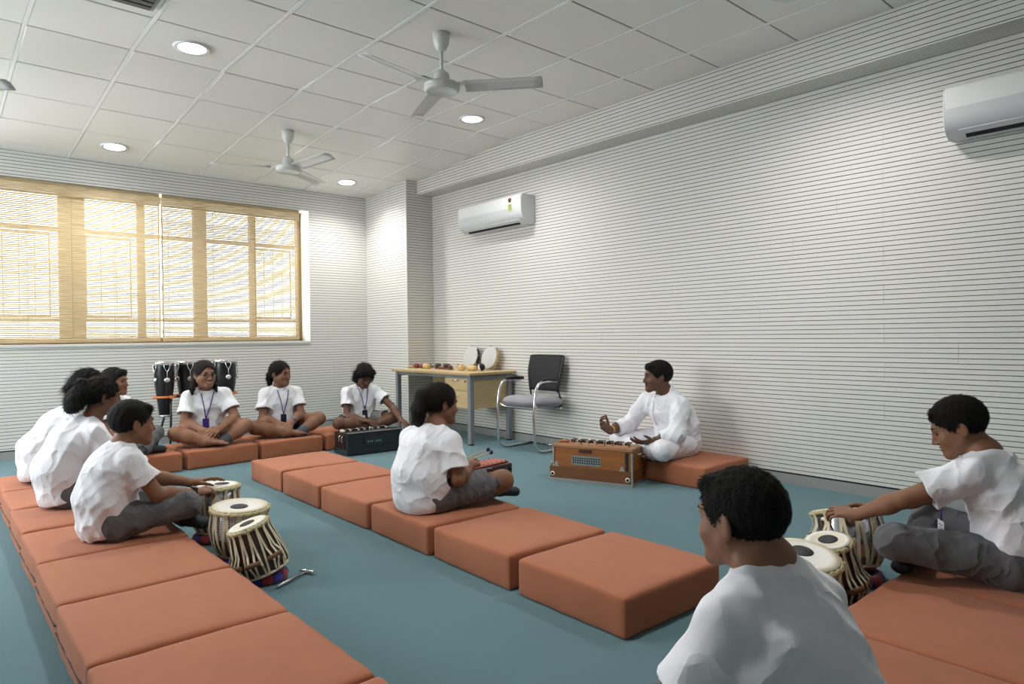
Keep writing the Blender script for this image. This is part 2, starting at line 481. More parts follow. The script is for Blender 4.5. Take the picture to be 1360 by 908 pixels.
# --- recessed round ceiling lamps
def lamp_mat():
    return mat('lamp_diffuser', (255, 255, 255), .4, emit=((250, 252, 255), 14.))
def downlight(x, y, label):
    z = zceil(y)
    t = thing('ceiling_light', label, 'lamp', (x, y, z), 0, 'round ceiling lamps')
    t.rotation_euler = (math.atan(-KS) if y > YK else 0, 0, 0)
    m = MB(); m.lathe([(.088, -.006), (.112, -.014), (.118, -.008), (.118, .004), (.088, .004)], 40); m.build('trim_ring', M_PLASTIC, t)
    m = MB(); m.lathe([(0, -.007), (.088, -.007), (.088, .002)], 40); m.build('diffuser', lamp_mat(), t)
    d = bpy.data.lights.new('lamp_light', 'SPOT'); d.energy = 72; d.spot_size = 2.6; d.spot_blend = .9; d.shadow_soft_size = .08; d.color = (1, .98, .95)
    o = bpy.data.objects.new('lamp_light', d); COL.objects.link(o); o.parent = t; o.location = (0, 0, -.03)
LL = ['round ceiling lamp in the second bay, above the left row of mats', 'round ceiling lamp nearest the window wall on the left', 'round ceiling lamp beside the large ceiling fan',
      'round ceiling lamp nearest the far right corner'] + ['round ceiling lamp just above the top edge of the picture, near the right wall', 'round ceiling lamp above and in front of the camera, out of view', 'round ceiling lamp beyond the left edge of the picture']
for (x, y), l in zip(LIGHTS, LL): downlight(x, y, l)

# --- ceiling fans
def fan_proto():
    t = thing('ceiling_fan', 'x', 'fan', (0, 0, 0), 0, 'white ceiling fans')
    m = MB(); m.lathe([(.016, -.115), (.036, -.10), (.04, -.085), (.05, -.07), (.058, 0.002), (0, .002)], 28); m.build('canopy', M_FANW, t)
    m = MB(); m.tube([(0, 0, -.10), (0, 0, -.29)], .0125, 14); m.build('down_rod', M_FANW, t)
    m = MB(); m.lathe([(.018, -.235), (.034, -.25), (.05, -.262), (.052, -.31), (.06, -.318), (.105, -.326), (.117, -.335), (.117, -.347), (.112, -.352), (.117, -.357), (.117, -.368), (.105, -.38), (.098, -.382), (.09, -.376), (0, -.372)][::-1], 40)
    m.build('motor', M_FANW, t)
    for k in range(3):
        a = 2 * PI * k / 3
        b = MB(); R = Matrix.Rotation(a, 4, 'Z')
        L0, L1, n = .15, .66, 8; vs = []
        for side in (0, 1):
            for i in range(n + 1):
                x = L0 + (L1 - L0) * i / n; w = .064 - .008 * i / n
                for q in range(7):
                    u = -1 + q / 3.
                    wz = -.012 * (u * u) - .014 * u - (0 if side == 0 else .003)
                    rib = .003 if abs(u) < .1 else 0
                    vs.append(R @ Vector((x, u * w, -.336 + wz + rib)))
        fs = []; o1 = (n + 1) * 7
        for i in range(n):
            for q in range(6):
                p = i * 7 + q
                fs.append((p, p + 7, p + 8, p + 1)); fs.append((o1 + p, o1 + p + 1, o1 + p + 8, o1 + p + 7))
        for i in range(n):
            for q in (0, 6):
                p = i * 7 + q; fs.append((p, p + 7, o1 + p + 7, o1 + p))
        for q in range(6):
            for e in (0, n): p = e * 7 + q; fs.append((p, p + 1, o1 + p + 1, o1 + p))
        b.add(vs, fs, 0, True)
        bl = b.build('blade', M_FANW, t)
        s = MB(); s.add([R @ Vector(p) for p in [(.09, -.028, -.333), (.2, -.022, -.338), (.2, .022, -.338), (.09, .028, -.333), (.09, -.028, -.328), (.2, -.022, -.331), (.2, .022, -.331), (.09, .028, -.328)]],
                        [(0, 1, 2, 3), (7, 6, 5, 4), (0, 4, 5, 1), (1, 5, 6, 2), (2, 6, 7, 3), (3, 7, 4, 0)])
        s.build('blade_bracket', M_FANW, t)
    return t
fan = fan_proto()
fan['label'] = 'white three-blade ceiling fan nearest the camera, in the middle of the ceiling'
fan.location = (2.613, 3.655, ZC); fan.rotation_euler = (0, 0, math.radians(72))
f2 = copy_tree(fan, label='white three-blade ceiling fan farther back, towards the window corner'); f2.location = (2.615, 6.106, zceil(6.106)); f2.rotation_euler = (0, 0, math.radians(278))
f3 = copy_tree(fan, label='white three-blade ceiling fan cut off by the left edge, only a blade tip showing'); f3.location = (-.06, 5.65, zceil(5.65)); f3.rotation_euler = (0, 0, math.radians(-37))

# --- split air conditioners on the right wall
def air_con(y_near, label, stickers):
    """body along +y from y_near; front faces -x"""
    t = thing('air_conditioner', label, 'air conditioner', (XW, y_near, 2.235), 0, 'white wall air conditioners')
    L = 1.05 if stickers else .95; Hh = .29
    # side profile (x towards the room is negative)
    prof = [(0, 0.03), (-.02, .0), (-.10, -.004), (-.16, .03), (-.19, .075), (-.203, .12), (-.205, .2), (-.2, .262), (-.185, .285), (-.16, Hh), (0, Hh)]
    M = Matrix(((1, 0, 0, 0), (0, 0, 1, 0), (0, 1, 0, 0), (0, 0, 0, 1)))
    b = MB(); b.prism(prof, L, M, 0); b.build('body', M_PLASTIC2, t, bevel=.008, seg=3)
    # glossy front cover
    cov = [(-.19, .09), (-.2, .12), (-.208, .2), (-.205, .266), (-.19, .288), (-.165, .296), (-.155, .287), (-.18, .278), (-.195, .26), (-.198, .2), (-.191, .125), (-.182, .094)]
    c = MB(); c.prism([(x, z) for x, z in cov], L - .03, M @ Matrix.Translation((0, 0, .015)), 0); c.build('front_cover', M_PLASTIC, t, bevel=.003)
    v = MB(); v.add([(-.183, .1, .066), (-.183, L - .1, .066), (-.118, L - .1, -.0055), (-.118, .1, -.0055), (-.150, .1, .065), (-.150, L - .1, .065), (-.11, L - .1, .03), (-.11, .1, .03)],
                    [(0, 1, 2, 3), (4, 7, 6, 5), (0, 4, 5, 1), (2, 6, 7, 3), (0, 3, 7, 4), (1, 5, 6, 2)]); 
    v.build('outlet', M_DARK, t)
    f = MB(); f.add([(-.118, .07, .004), (-.118, L - .07, .004), (-.17, L - .07, .034), (-.17, .07, .034), (-.116, .07, .009), (-.116, L - .07, .009), (-.168, L - .07, .039), (-.168, .07, .039)],
                    [(0, 1, 2, 3), (4, 7, 6, 5), (0, 4, 5, 1), (2, 6, 7, 3), (0, 3, 7, 4), (1, 5, 6, 2)])
    f.build('louvre', M_PLASTIC2, t)
    for k in range(1, 7):
        g = MB(); y = .1 + (L - .2) * k / 7
        g.add([(-.182, y - .004, .066), (-.118, y - .004, -.004), (-.14, y - .004, .05), (-.182, y + .004, .066), (-.118, y + .004, -.004), (-.14, y + .004, .05)], [(0, 1, 2), (5, 4, 3), (0, 3, 4, 1), (1, 4, 5, 2), (2, 5, 3, 0)])
        g.build('vane', M_PLASTIC2, t)
    if stickers:
        s = MB(); s.box(-.2095, -.208, .13, .19, .205, .262); o = s.build('energy_sticker', mat('sticker_white', (222, 222, 205), .5), t)
        q = MB(); M2 = Matrix(((0, 0, -1, -.2095), (1, 0, 0, .16), (0, 1, 0, .238), (0, 0, 0, 1)))
        q.prism([(.024 * math.cos(a), .024 * math.sin(a)) for a in [PI * k / 12 for k in range(24)]], .001, M2); q.build('dial', mat('sticker_dark', (70, 56, 40), .5), o)
        q = MB(); q.prism([(0, 0), (.022 * math.cos(1.1), .022 * math.sin(1.1)), (.022 * math.cos(1.6), .022 * math.sin(1.6)), (.022 * math.cos(2.1), .022 * math.sin(2.1))], .0015, M2); q.build('dial_wedge', mat('sticker_red', (150, 60, 40), .5), o)
        s = MB(); s.box(-.2095, -.208, .132, .188, .13, .2); o2 = s.build('rating_label', mat('label_green', (186, 192, 120), .5), t)
        for z in (.182, .17, .157, .145):
            q = MB(); q.box(-.2101, -.2095, .14, .18 - (.01 if z < .16 else 0), z, z + .005); q.build('print_line', mat('label_ink', (90, 110, 50), .5), o2)
        s = MB(); s.box(-.207, -.203, .55, .556, .112, .118); s.build('badge', M_GREYSTEEL, t)
    return t
air_con(5.06, 'white split air conditioner with rating stickers, on the right wall near the far corner', True)
air_con(.40, 'white split air conditioner cut off by the right edge, high on the right wall', False)
# ------------------------------------------------------------------ floor cushions
CW, CD, CH = .612, .594, .155
def cushion_mesh(seed):
    r = random.Random(seed); bm = bmesh.new()
    N = 14
    def sup(t, e=.42):                    # superellipse edge rounding handled by bevel profile below
        return t
    # rounded box built from a subdivided cube: push the corners in
    bmesh.ops.create_cube(bm, size=1.0)
    bmesh.ops.subdivide_edges(bm, edges=bm.edges[:], cuts=N, use_grid_fill=True)
    hx, hy, hz = CW / 2, CD / 2, CH / 2; R = .016
    ph = [r.uniform(0, 6) for _ in range(6)]
    def warp(u):                          # more vertices near the edges
        s = math.copysign(1, u); a = abs(u) * 2
        return s * .5 * (1 - (1 - a) ** 1.9)
    for v in bm.verts:
        p = Vector((warp(v.co.x) * 2 * hx, warp(v.co.y) * 2 * hy, warp(v.co.z) * 2 * hz))
        q = Vector((max(-hx + R, min(hx - R, p.x)), max(-hy + R, min(hy - R, p.y)), max(-hz + R, min(hz - R, p.z))))
        d = p - q
        if d.length > 1e-6: p = q + d.normalized() * R
        fx, fy, fz = 1 - (p.x / hx) ** 2, 1 - (p.y / hy) ** 2, 1 - (p.z / hz) ** 2
        fx, fy, fz = max(fx, 0), max(fy, 0), max(fz, 0)
        if p.z > 0: p.z += .008 * (fx * fy) ** .6 * (1 + .5 * math.sin(5 * p.x + ph[0]) * math.sin(4.3 * p.y + ph[1]))
        p.z += .0025 * math.sin(9 * p.x + ph[2]) * math.sin(7 * p.y + ph[3]) * (p.z > .02)
        p.x += math.copysign(.006, p.x) * fz * fy * (abs(p.x) > hx * .8); p.y += math.copysign(.006, p.y) * fz * fx * (abs(p.y) > hy * .8)
        p.x += .002 * math.sin(40 * p.y + ph[4]) * (abs(p.x) > hx * .95); p.y += .002 * math.sin(36 * p.x + ph[5]) * (abs(p.y) > hy * .95)
        v.co = p + Vector((0, 0, hz))
    for f in bm.faces: f.smooth = True
    me = bpy.data.meshes.new('cover'); bm.to_mesh(me); bm.free(); me.materials.append(M_RUST)
    return me
_cm = [cushion_mesh(s) for s in (1, 2, 3, 4)]
def _pipe(z, inset, r=.0035):
    hx, hy, R = CW / 2 - inset, CD / 2 - inset, .02; pts = []
    for cx, cy, a0 in ((hx - R, hy - R, 0), (-hx + R, hy - R, 90), (-hx + R, -hy + R, 180), (hx - R, -hy + R, 270)):
        for k in range(4):
            a = math.radians(a0 + 30 * k); pts.append((cx + R * math.cos(a), cy + R * math.sin(a), z))
    mb = MB(); mb.tube(pts, r, 5, closed=True); return mb
_pm = _pipe(CH - .010, .0065).mesh('piping', M_SEAM); _pm2 = _pipe(.012, .0065).mesh('piping', M_SEAM)
_zm = MB()
for s in (-1,): _zm.box(s * (CW / 2 + .0045) - .0035, s * (CW / 2 + .0045) + .0035, -CD / 2 + .03, CD / 2 - .03, .066, .071)
_zm = _zm.mesh('zip', M_ZIP)
_nc = 0
def cushion(x, y, rz, label, group):
    global _nc
    t = thing('floor_cushion', label, 'cushion', (x, y, 0), rz, group)
    put('cover', _cm[_nc % 4], t); put('piping', _pm, t); put('piping', _pm2, t)
    if group == G1: put('zip', _zm, t)
    _nc += 1
    return t
G1 = 'terracotta floor cushions in the left row'; G2 = 'terracotta floor cushions in the middle row'
G3 = 'terracotta floor cushions in the far row'; G4 = 'terracotta floor cushions in the right foreground'; G5 = 'terracotta floor cushions by the right wall'
left_labels = ['terracotta floor cushion at the bottom edge, nearest the camera in the left row', 'broad empty terracotta cushion in the left row, second from the bottom edge',
               'empty terracotta cushion in the left row beside the tilted tabla', 'terracotta cushion in the left row just in front of the boy with the watch', 'terracotta cushion under the boy with the watch playing the tabla',
               'terracotta cushion between the boy with the watch and the curly-haired girl', 'terracotta cushion under the curly-haired girl in the left row', 'terracotta cushion at the far end of the left row, under the girl in navy']
for k, l in enumerate(left_labels):
    cushion(.682 + .006 * (k - 4) + rnd.uniform(-.004, .004), 1.395 + .606 * k, rnd.uniform(-.012, .012), l, G1)
mid_labels = ['terracotta cushion at the near end of the middle row, its end face showing', 'second terracotta cushion from the near end of the middle row, empty', 'terracotta cushion in the middle row under the girl with the mallets',
              'terracotta cushion in the middle row just behind the seated girl with the mallets', 'terracotta cushion in the middle row, second from its far end', 'terracotta cushion at the far end of the middle row']
for k, l in enumerate(mid_labels):
    y = 1.865 + .634 * k
    cushion(2.205 + .013 * (y - 1.55) + rnd.uniform(-.006, .006), y, -.012 + rnd.uniform(-.014, .014), l, G2)
far_labels = ['terracotta cushion in the far row under the boy in long grey trousers', 'terracotta cushion in the far row under the girl with glasses', 'terracotta cushion in the far row under the girl with the blue watch', 'terracotta cushion in the far row behind the black harmonium']
for k, l in enumerate(far_labels):
    x = 1.34 + .645 * k
    cushion(x, 6.385 + .06 * (x - 1.65), .06, l, G3)
cushion(4.445, 3.005, .03, 'terracotta cushion beside the teacher, against the right wall', G5)
cushion(4.43, 3.625, .02, 'terracotta cushion under the teacher in white', G5)
for k, l in enumerate(['terracotta cushion hidden under the boy at the bottom of the picture', 'terracotta cushion in the right foreground beside the boy seen from behind', 'empty terracotta cushion in the right foreground between the two boys', 'terracotta cushion under the boy at the right edge']):
    cushion(1.285 + .618 * k, .715, rnd.uniform(-.01, .01), l, G4)

# ------------------------------------------------------------------ desk by the wall
DX0, DX1, DY0, DY1, DZ = 4.135, 4.752, 5.375, 6.845, .73
dk = thing('desk', 'maple office desk with grey steel legs against the right wall', 'desk', (DX0, DY0, 0))
dl, dw = DY1 - DY0, DX1 - DX0
m = MB(); m.box(0, dw, 0, dl, DZ - .025, DZ); top = m.build('desk_top', M_MAPLE, dk, bevel=.003)
m = MB(); m.box(-.001, .001, 0, dl, DZ - .024, DZ - .001); m.box(0, dw, -.001, .001, DZ - .024, DZ - .001); m.build('edge_band', mat('maple_edge', (188, 160, 112), .5), top)
for x in (.03, dw - .08):
    for y in (.03, dl - .08):
        m = MB(); m.box(x, x + .05, y, y + .05, .012, DZ - .025); lg = m.build('leg', M_GREYSTEEL, dk, bevel=.004)
        m = MB(); m.box(x + .004, x + .046, y + .004, y + .046, 0, .014); m.build('glide', M_BLACKP, lg)
for y in (.035, dl - .075):
    m = MB(); m.box(.08, dw - .08, y, y + .04, DZ - .075, DZ - .025); m.build('end_rail', M_GREYSTEEL, dk)
m = MB(); m.box(.04, .07, .08, dl - .08, DZ - .06, DZ - .025); m.build('front_rail', M_GREYSTEEL, dk)
m = MB(); m.box(.06, dw - .06, .06, .08, .36, DZ - .075); m.build('end_panel', M_MAPLE, dk)
m = MB(); m.box(dw - .1, dw - .082, .08, dl - .08, .34, DZ - .03); m.build('modesty_panel', M_MAPLE, dk)
m = MB(); m.box(.075, dw - .12, .085, .50, .36, DZ - .03); m.build('drawer_box', M_MAPLE, dk, bevel=.002)
for z0, z1 in ((.545, DZ - .04), (.365, .54)):
    m = MB(); m.box(.052, .072, .09, .495, z0, z1); d = m.build('drawer', M_MAPLE, dk, bevel=.002)
    m = MB(); m.tube([(.05, .25, (z0 + z1) / 2 + .03), (.034, .25, (z0 + z1) / 2 + .03), (.034, .34, (z0 + z1) / 2 + .03), (.05, .34, (z0 + z1) / 2 + .03)], .005, 8); m.build('handle', M_CHROME, d)
    if z0 > .5:
        m = MB(); m.lathe([(0, 0), (.01, 0), (.01, .004), (0, .004)], 14, M=Matrix.Translation((.052, .14, z1 - .05)) @ Matrix.Rotation(-PI / 2, 4, 'Y')); m.build('lock', M_BLACKP, d)

# ------------------------------------------------------------------ cantilever chair
ch = thing('visitor_chair', 'chrome cantilever chair with black mesh back and grey seat beside the desk', 'chair', (4.275, 4.84, 0), math.radians(2))
def arc(pts, n=6, r=.06):
    """polyline with rounded corners"""
    pts = [Vector(p) for p in pts]; out = [pts[0]]
    for a, b, c in zip(pts[:-2], pts[1:-1], pts[2:]):
        d0, d1 = (a - b), (c - b); rr = min(r, d0.length * .49, d1.length * .49)
        p, q = b + d0.normalized() * rr, b + d1.normalized() * rr
        for k in range(n + 1):
            t = k / n; out.append(p * (1 - t) ** 2 + b * 2 * t * (1 - t) + q * t * t)
    return out + [pts[-1]]
m = MB()
for s in (-1, 1):
    y = s * .25
    m.tube(arc([(.44, y, .013), (0.0, y, .013), (-.015, y, .40), (.03, y, .672), (.30, y, .66)], 8, .16 if False else .12), .0125, 12)
m.tube(arc([(.44, -.25, .013), (.45, -.25, .013), (.45, .25, .013), (.44, .25, .013)], 4, .02), .0125, 12)
m.tube(arc([(0.02, -.25, .44), (.04, -.2, .415), (.04, .2, .415), (.02, .25, .44)], 6, .05), .011, 10)
m.tube(arc([(.36, -.25, .40), (.37, -.2, .40), (.37, .2, .40), (.36, .25, .40)], 6, .05), .011, 10)
m.build('chrome_frame', M_CHROME, ch)
for s in (-1, 1):
    m = MB(); m.tube(arc([(.10, s * .25, .678), (.20, s * .25, .684), (.34, s * .25, .672)], 5, .05), [.016] * 8, 10); m.build('arm_pad', M_BLACKP, ch)
def pad(name, mate, hx, hy, hz, n=12, e=2.6, dome=.012, M=None):
    bm = bmesh.new(); bmesh.ops.create_uvsphere(bm, u_segments=36, v_segments=18, radius=1)
    for v in bm.verts:
        x, y, z = v.co
        r = math.hypot(x, y); a = math.atan2(y, x)
        k = (abs(math.cos(a)) ** 4 + abs(math.sin(a)) ** 4) ** -.25
        rr = r ** .42
        v.co = (hx * rr * k * math.cos(a), hy * rr * k * math.sin(a), hz * z + (dome * (1 - r * r) if z > 0 else 0))
    for f in bm.faces: f.smooth = True
    me = bpy.data.meshes.new(name); bm.to_mesh(me); bm.free(); me.materials.append(mate)
    if M is not None: me.transform(M)
    return me
put('seat', pad('seat', M_GREYF, .245, .25, .05, M=Matrix.Translation((.225, 0, .46)) @ Matrix.Rotation(.05, 4, 'Y')), ch)
# curved mesh back between two black uprights
m = MB(); vs = []; N = 10
for i in range(N + 1):
    v = i / N; z = .555 + .345 * v; hw = .185 + .035 * min(1, v * 1.6) - .012 * max(0, v - .7) / .3
    for j in range(N + 1):
        u = -1 + 2 * j / N
        vs.append((.375 + .055 * v + .02 * (1 - u * u) - .02 * math.sin(v * PI), u * hw, z - .03 * (1 - abs(u) ** 2) * (1 - v) * 0))
nn = len(vs); vs += [(x + .012, y, z) for x, y, z in vs]
fs = []
for i in range(N):
    for j in range(N):
        p = i * (N + 1) + j; fs += [(p, p + 1, p + N + 2, p + N + 1), (nn + p, nn + p + N + 1, nn + p + N + 2, nn + p + 1)]
for k in range(N):
    fs += [(k, nn + k, nn + k + 1, k + 1), (N * (N + 1) + k, N * (N + 1) + k + 1, nn + N * (N + 1) + k + 1, nn + N * (N + 1) + k)]
    fs += [(k * (N + 1), (k + 1) * (N + 1), nn + (k + 1) * (N + 1), nn + k * (N + 1)), (k * (N + 1) + N, nn + k * (N + 1) + N, nn + (k + 1) * (N + 1) + N, (k + 1) * (N + 1) + N)]
m.add(vs, fs, 0, True); bk = m.build('backrest', M_BLACKF, ch)
m = MB()
for s in (-1, 1): m.tube([(.38 + .055 * v - .018 * math.sin(v * PI), s * (.185 + .038 * min(1, v * 1.6)), .545 + .35 * v) for v in (0, .2, .4, .6, .8, 1)], .011, 8)
m.tube([(.436, -.21, .898), (.45, -.1, .9), (.456, 0, .9), (.45, .1, .9), (.436, .21, .898)], .009, 8); m.build('back_rim', M_BLACKP, bk)
for s in (-1, 1):
    m = MB(); m.tube(arc([(.38, s * .19, .58), (.41, s * .2, .47), (.425, s * .2, .42), (.36, s * .2, .40)], 6, .04), .009, 8); m.build('back_stay', M_BLACKP, ch)

# ------------------------------------------------------------------ harmoniums
M_WOODV = mat('varnished_brown_wood', (150, 92, 42), .35, coat=.3, var=(5, .22, (1, 9, 9)), bump=(30, .04, 3, (1, 8, 8)))
M_WOODD = mat('dark_brown_wood', (112, 66, 30), .4, coat=.25, var=(5, .2, (1, 9, 9)))
M_WOODT = mat('worn_top_wood', (158, 112, 74), .5, var=(8, .18, (1, 7, 7)))
M_NICKEL = mat('nickel_fittings', (186, 186, 180), .38, metal=.9)
M_PLATE = mat('fretted_metal_plate', (140, 152, 150), .35, metal=.5, var=(60, .25))
M_IVORY = mat('ivory_keys', (236, 230, 214), .35)
M_BLKL = mat('black_lacquer', (17, 16, 19), .28, coat=.5)
M_BLKE = mat('black_edge_trim', (64, 62, 74), .35)
def harmonium(name, label, loc, rz, L, D, H, style):
    """x along the front, y away from the front (towards the player), front at y = 0"""
    t = thing(name, label, 'harmonium', loc, rz)
    w1, w2, tp = (M_WOODV, M_WOODD, M_WOODT) if style == 'wood' else (M_BLKL, M_BLKL, M_BLKL)
    hb = H * (.40 if style == 'wood' else .30)
    off = .03 if style == 'wood' else .004
    m = MB(); m.box(0, L, 0, D, .006, hb); m.build('lower_case', w2, t, bevel=.003)
    m = MB(); m.box(off, L - .002, .012, D - .01, hb, H - .022); m.build('upper_case', w1, t, bevel=.003)
    m = MB(); m.box(off - .008, L + .004, .004, D * .45, H - .022, H); m.build('top_board', tp, t, bevel=.003)
    m = MB(); m.box(off, L - .004, D * .45, D - .01, H - .022, H - .012); m.build('key_bed', w2, t)
    nk = 25 if style == 'wood' else 22; kw = (L - off - .1) / nk
    k_ = MB()
    for k in range(nk):
        m = MB(); m.box(off + .05 + k * kw + .001, off + .05 + (k + 1) * kw - .001, D * .62, D - .02, H - .012, H + .004); m.build('white_key', M_IVORY, t)
    for k in range(nk - 1):
        if k % 7 not in (2, 6):
            m = MB(); x = off + .05 + (k + 1) * kw; m.box(x - kw * .28, x + kw * .28, D * .56, D * .78, H - .012, H + .012); m.build('black_key', M_BLACKP, t)
    if style == 'wood':
        # stop knobs, fret strips, scroll blocks on the top
        for k in range(9):
            m = MB(); x = off + .06 + k * (L - off - .12) / 8
            m.lathe([(.004, 0), (.004, .012), (.010, .016), (.011, .022), (.007, .028), (0, .029)], 12, M=Matrix.Translation((x, D * .33, H))); m.build('stop_knob', M_WOODD, t)
        for k in range(3):
            m = MB(); x0 = off + .03 + k * (L - off - .06) / 3; m.box(x0, x0 + (L - off - .1) / 3, .03, .085, H, H + .004); m.build('top_fret', (M_WOODT, M_WOODV, M_WOODT)[k], t)
        m = MB(); m.tube([(off + .02, D * .2, H + .012), (off + .07, D * .24, H + .02), (off + .1, D * .2, H + .01)], .011, 8); m.build('scroll', M_WOODV, t)
        # fretted metal plate and maker's strip (plain, unreadable in the photograph)
        m = MB(); m.box(off + .15, off + .38, .008, .013, hb + .018, hb + .088); p = m.build('fret_plate', M_PLATE, t)
        m = MB()
        for k in range(12):
            for r in range(3):
                m.lathe([(0, 0), (.0062, 0), (.0062, .001), (0, .001)], 10, M=Matrix.Translation((off + .165 + k * .0185, .008, hb + .036 + r * .017)) @ Matrix.Rotation(PI / 2, 4, 'X'))
        o = m.build('fret_holes', M_DARK, p); o['kind'] = 'stuff'
        m = MB(); m.box(off + .21, off + .31, .007, .013, H - .055, H - .03); m.build('maker_strip', mat('maker_strip_dark', (58, 28, 28), .4), t)
        for x0, x1 in ((off + .002, off + .045), (L - .1, L - .06)):
            m = MB(); m.prism([(0, 0), (.042, 0), (.042, .018), (.036, .018)] + [(.021 + .015 * math.cos(a), .018 + .028 * math.sin(a)) for a in [PI * k / 8 for k in range(9)]] + [(0, .018)], .004,
                              Matrix(((1, 0, 0, x0), (0, 0, 1, .008), (0, 1, 0, hb - .012), (0, 0, 0, 1)))); m.build('corner_plate', M_NICKEL, t)
        m = MB(); m.box(L - .055, L - .03, .009, .013, hb + .0, H - .03); m.build('dark_inlay', M_DARK, t)
        for x in (0., L):
            m = MB(); m.box(x - .006, x + .006, -.004, .008, .012, H - .03 if x > 0 else hb); m.build('edge_strip', M_NICKEL, t)
        m = MB(); m.box(off - .004, off + .006, .004, .014, hb, H - .022); m.build('edge_strip', M_NICKEL, t)
        m = MB(); m.box(-.004, L + .004, -.005, D, 0, .022); m.build('base_strip', M_NICKEL, t)
        for x in (.028, L - .032):
            m = MB(); m.lathe([(0, 0), (.016, 0), (.018, .005), (.011, .009), (.006, .006), (0, .006)], 18, M=Matrix.Translation((x, 0, .052)) @ Matrix.Rotation(PI / 2, 4, 'X'), mis=[0, 0, 0, 1, 1]); m.build('button', [M_IVORY, M_DARK], t)
        for z in (H - .05, hb + .05, hb - .02):
            m = MB(); m.lathe([(0, 0), (.005, 0), (.003, .006), (0, .007)], 10, M=Matrix.Translation((L, -.004, z)) @ Matrix.Rotation(PI / 2, 4, 'X')); m.build('rivet', M_NICKEL, t)
        m = MB(); m.tube(arc([(L, .10, H - .05), (L + .02, .10, H - .05), (L + .02, .16, H - .05), (L, .16, H - .05)], 4, .01), .005, 8); m.build('side_handle', M_NICKEL, t)
        m = MB(); m.lathe([(0, 0), (.004, 0), (.004, .016), (.008, .018), (.008, .026), (0, .028)], 12, M=Matrix.Translation((.012, .02, hb))); m.build('catch_knob', M_NICKEL, t)
    else:
        m = MB(); m.box(off + .17, off + .36, -.002, .013, hb + .03, H - .055); p = m.build('fret_plate', mat('dark_green_plate', (46, 56, 58), .35, metal=.4), t)
        for k in range(6):
            m = MB(); x = off + .2 + k * .022 + (.02 if k > 2 else 0); m.box(x, x + .008, -.0035, -.001, hb + .05, hb + .064); m.build('fret_mark', mat('pale_mark', (150, 160, 150), .4), p)
        m = MB(); m.box(off + .21, off + .31, .0095, .0135, H - .046, H - .03); m.build('maker_strip', mat('maker_strip_dark', (58, 28, 28), .4), t)
        for x in (off, L - .004):
            m = MB(); m.box(x - .004, x + .004, .008, .016, hb, H); m.build('edge_trim', M_BLKE, t)
        m = MB(); m.box(off, L, .002, .016, H - .006, H + .001); m.build('edge_trim', mat('worn_edge', (150, 150, 160), .3), t)
        for k in range(2):
            m = MB(); y = D * (.28 + .2 * k); m.tube(arc([(off - .001, y, H - .04), (off - .02, y, H - .04), (off - .02, y, H - .085), (off - .001, y, H - .085)], 4, .012), .006, 8); m.build('side_handle', M_CHROME, t)
        m = MB(); m.box(-.003, .003, .02, D - .02, hb - .012, hb - .006); m.build('bellows_line', M_BLKE, t)
        m = MB(); m.lathe([(0, 0), (.006, 0), (.006, .02), (.009, .024), (0, .028)], 12, M=Matrix.Translation((L * .5, D * .35, H))); m.build('stop_knob', M_IVORY, t)
    return t
harmonium('harmonium', 'brown wooden harmonium with metal corners in front of the teacher', (3.622, 3.722, 0), math.radians(-70), .655, .335, .275, 'wood')
harmonium('harmonium', 'black lacquered harmonium in front of the girl at the end of the far row', (2.975, 5.72, 0), math.radians(-3), .56, .30, .215, 'black')

# ------------------------------------------------------------------ tabla drums
M_HIDE = mat('pale_drum_skin', (228, 220, 198), .55, var=(20, .05))
M_HIDE2 = mat('white_drum_skin', (236, 234, 226), .5)
M_RIMB = mat('braided_hide_rim', (196, 184, 140), .7, var=(90, .25), bump=(160, .5))
M_SPOT = mat('black_tuning_paste', (34, 34, 38), .6)
M_STRAP = mat('hide_strap', (214, 204, 176), .65, var=(30, .12))
M_DAYW = mat('dark_tabla_wood', (62, 42, 34), .4, coat=.2)
M_DOWEL = mat('worn_dowel_wood', (110, 78, 52), .6, var=(40, .25))
M_NICKELB = mat('polished_kettle', (206, 206, 210), .12, metal=1)
def checker_mat():
    m = mat('checked_kettle', (226, 226, 224), .3, metal=.3); nt = m.node_tree; b = nt.nodes['Principled BSDF']
    tc = nt.nodes.new('ShaderNodeTexCoord'); br = nt.nodes.new('ShaderNodeTexBrick')
    br.offset = 0; br.inputs['Color1'].default_value = rgb(232, 232, 230); br.inputs['Color2'].default_value = rgb(214, 216, 218); br.inputs['Mortar'].default_value = rgb(120, 122, 126)
    br.inputs['Scale'].default_value = 1; br.inputs['Mortar Size'].default_value = .0012; br.inputs['Brick Width'].default_value = .012; br.inputs['Row Height'].default_value = .012
    sp = nt.nodes.new('ShaderNodeSeparateXYZ'); at = nt.nodes.new('ShaderNodeMath'); at.operation = 'ARCTAN2'; ml = nt.nodes.new('ShaderNodeMath'); ml.operation = 'MULTIPLY'; ml.inputs[1].default_value = .12
    cb = nt.nodes.new('ShaderNodeCombineXYZ')
    nt.links.new(tc.outputs['Object'], sp.inputs[0]); nt.links.new(sp.outputs['Y'], at.inputs[0]); nt.links.new(sp.outputs['X'], at.inputs[1]); nt.links.new(at.outputs[0], ml.inputs[0])
    nt.links.new(ml.outputs[0], cb.inputs['X']); nt.links.new(sp.outputs['Z'], cb.inputs['Y']); nt.links.new(cb.outputs[0], br.inputs['Vector']); nt.links.new(br.outputs['Color'], b.inputs['Base Color'])
    return m
M_CHECK = checker_mat()
M_KBASE = mat('kettle_base_brown', (120, 78, 58), .5)
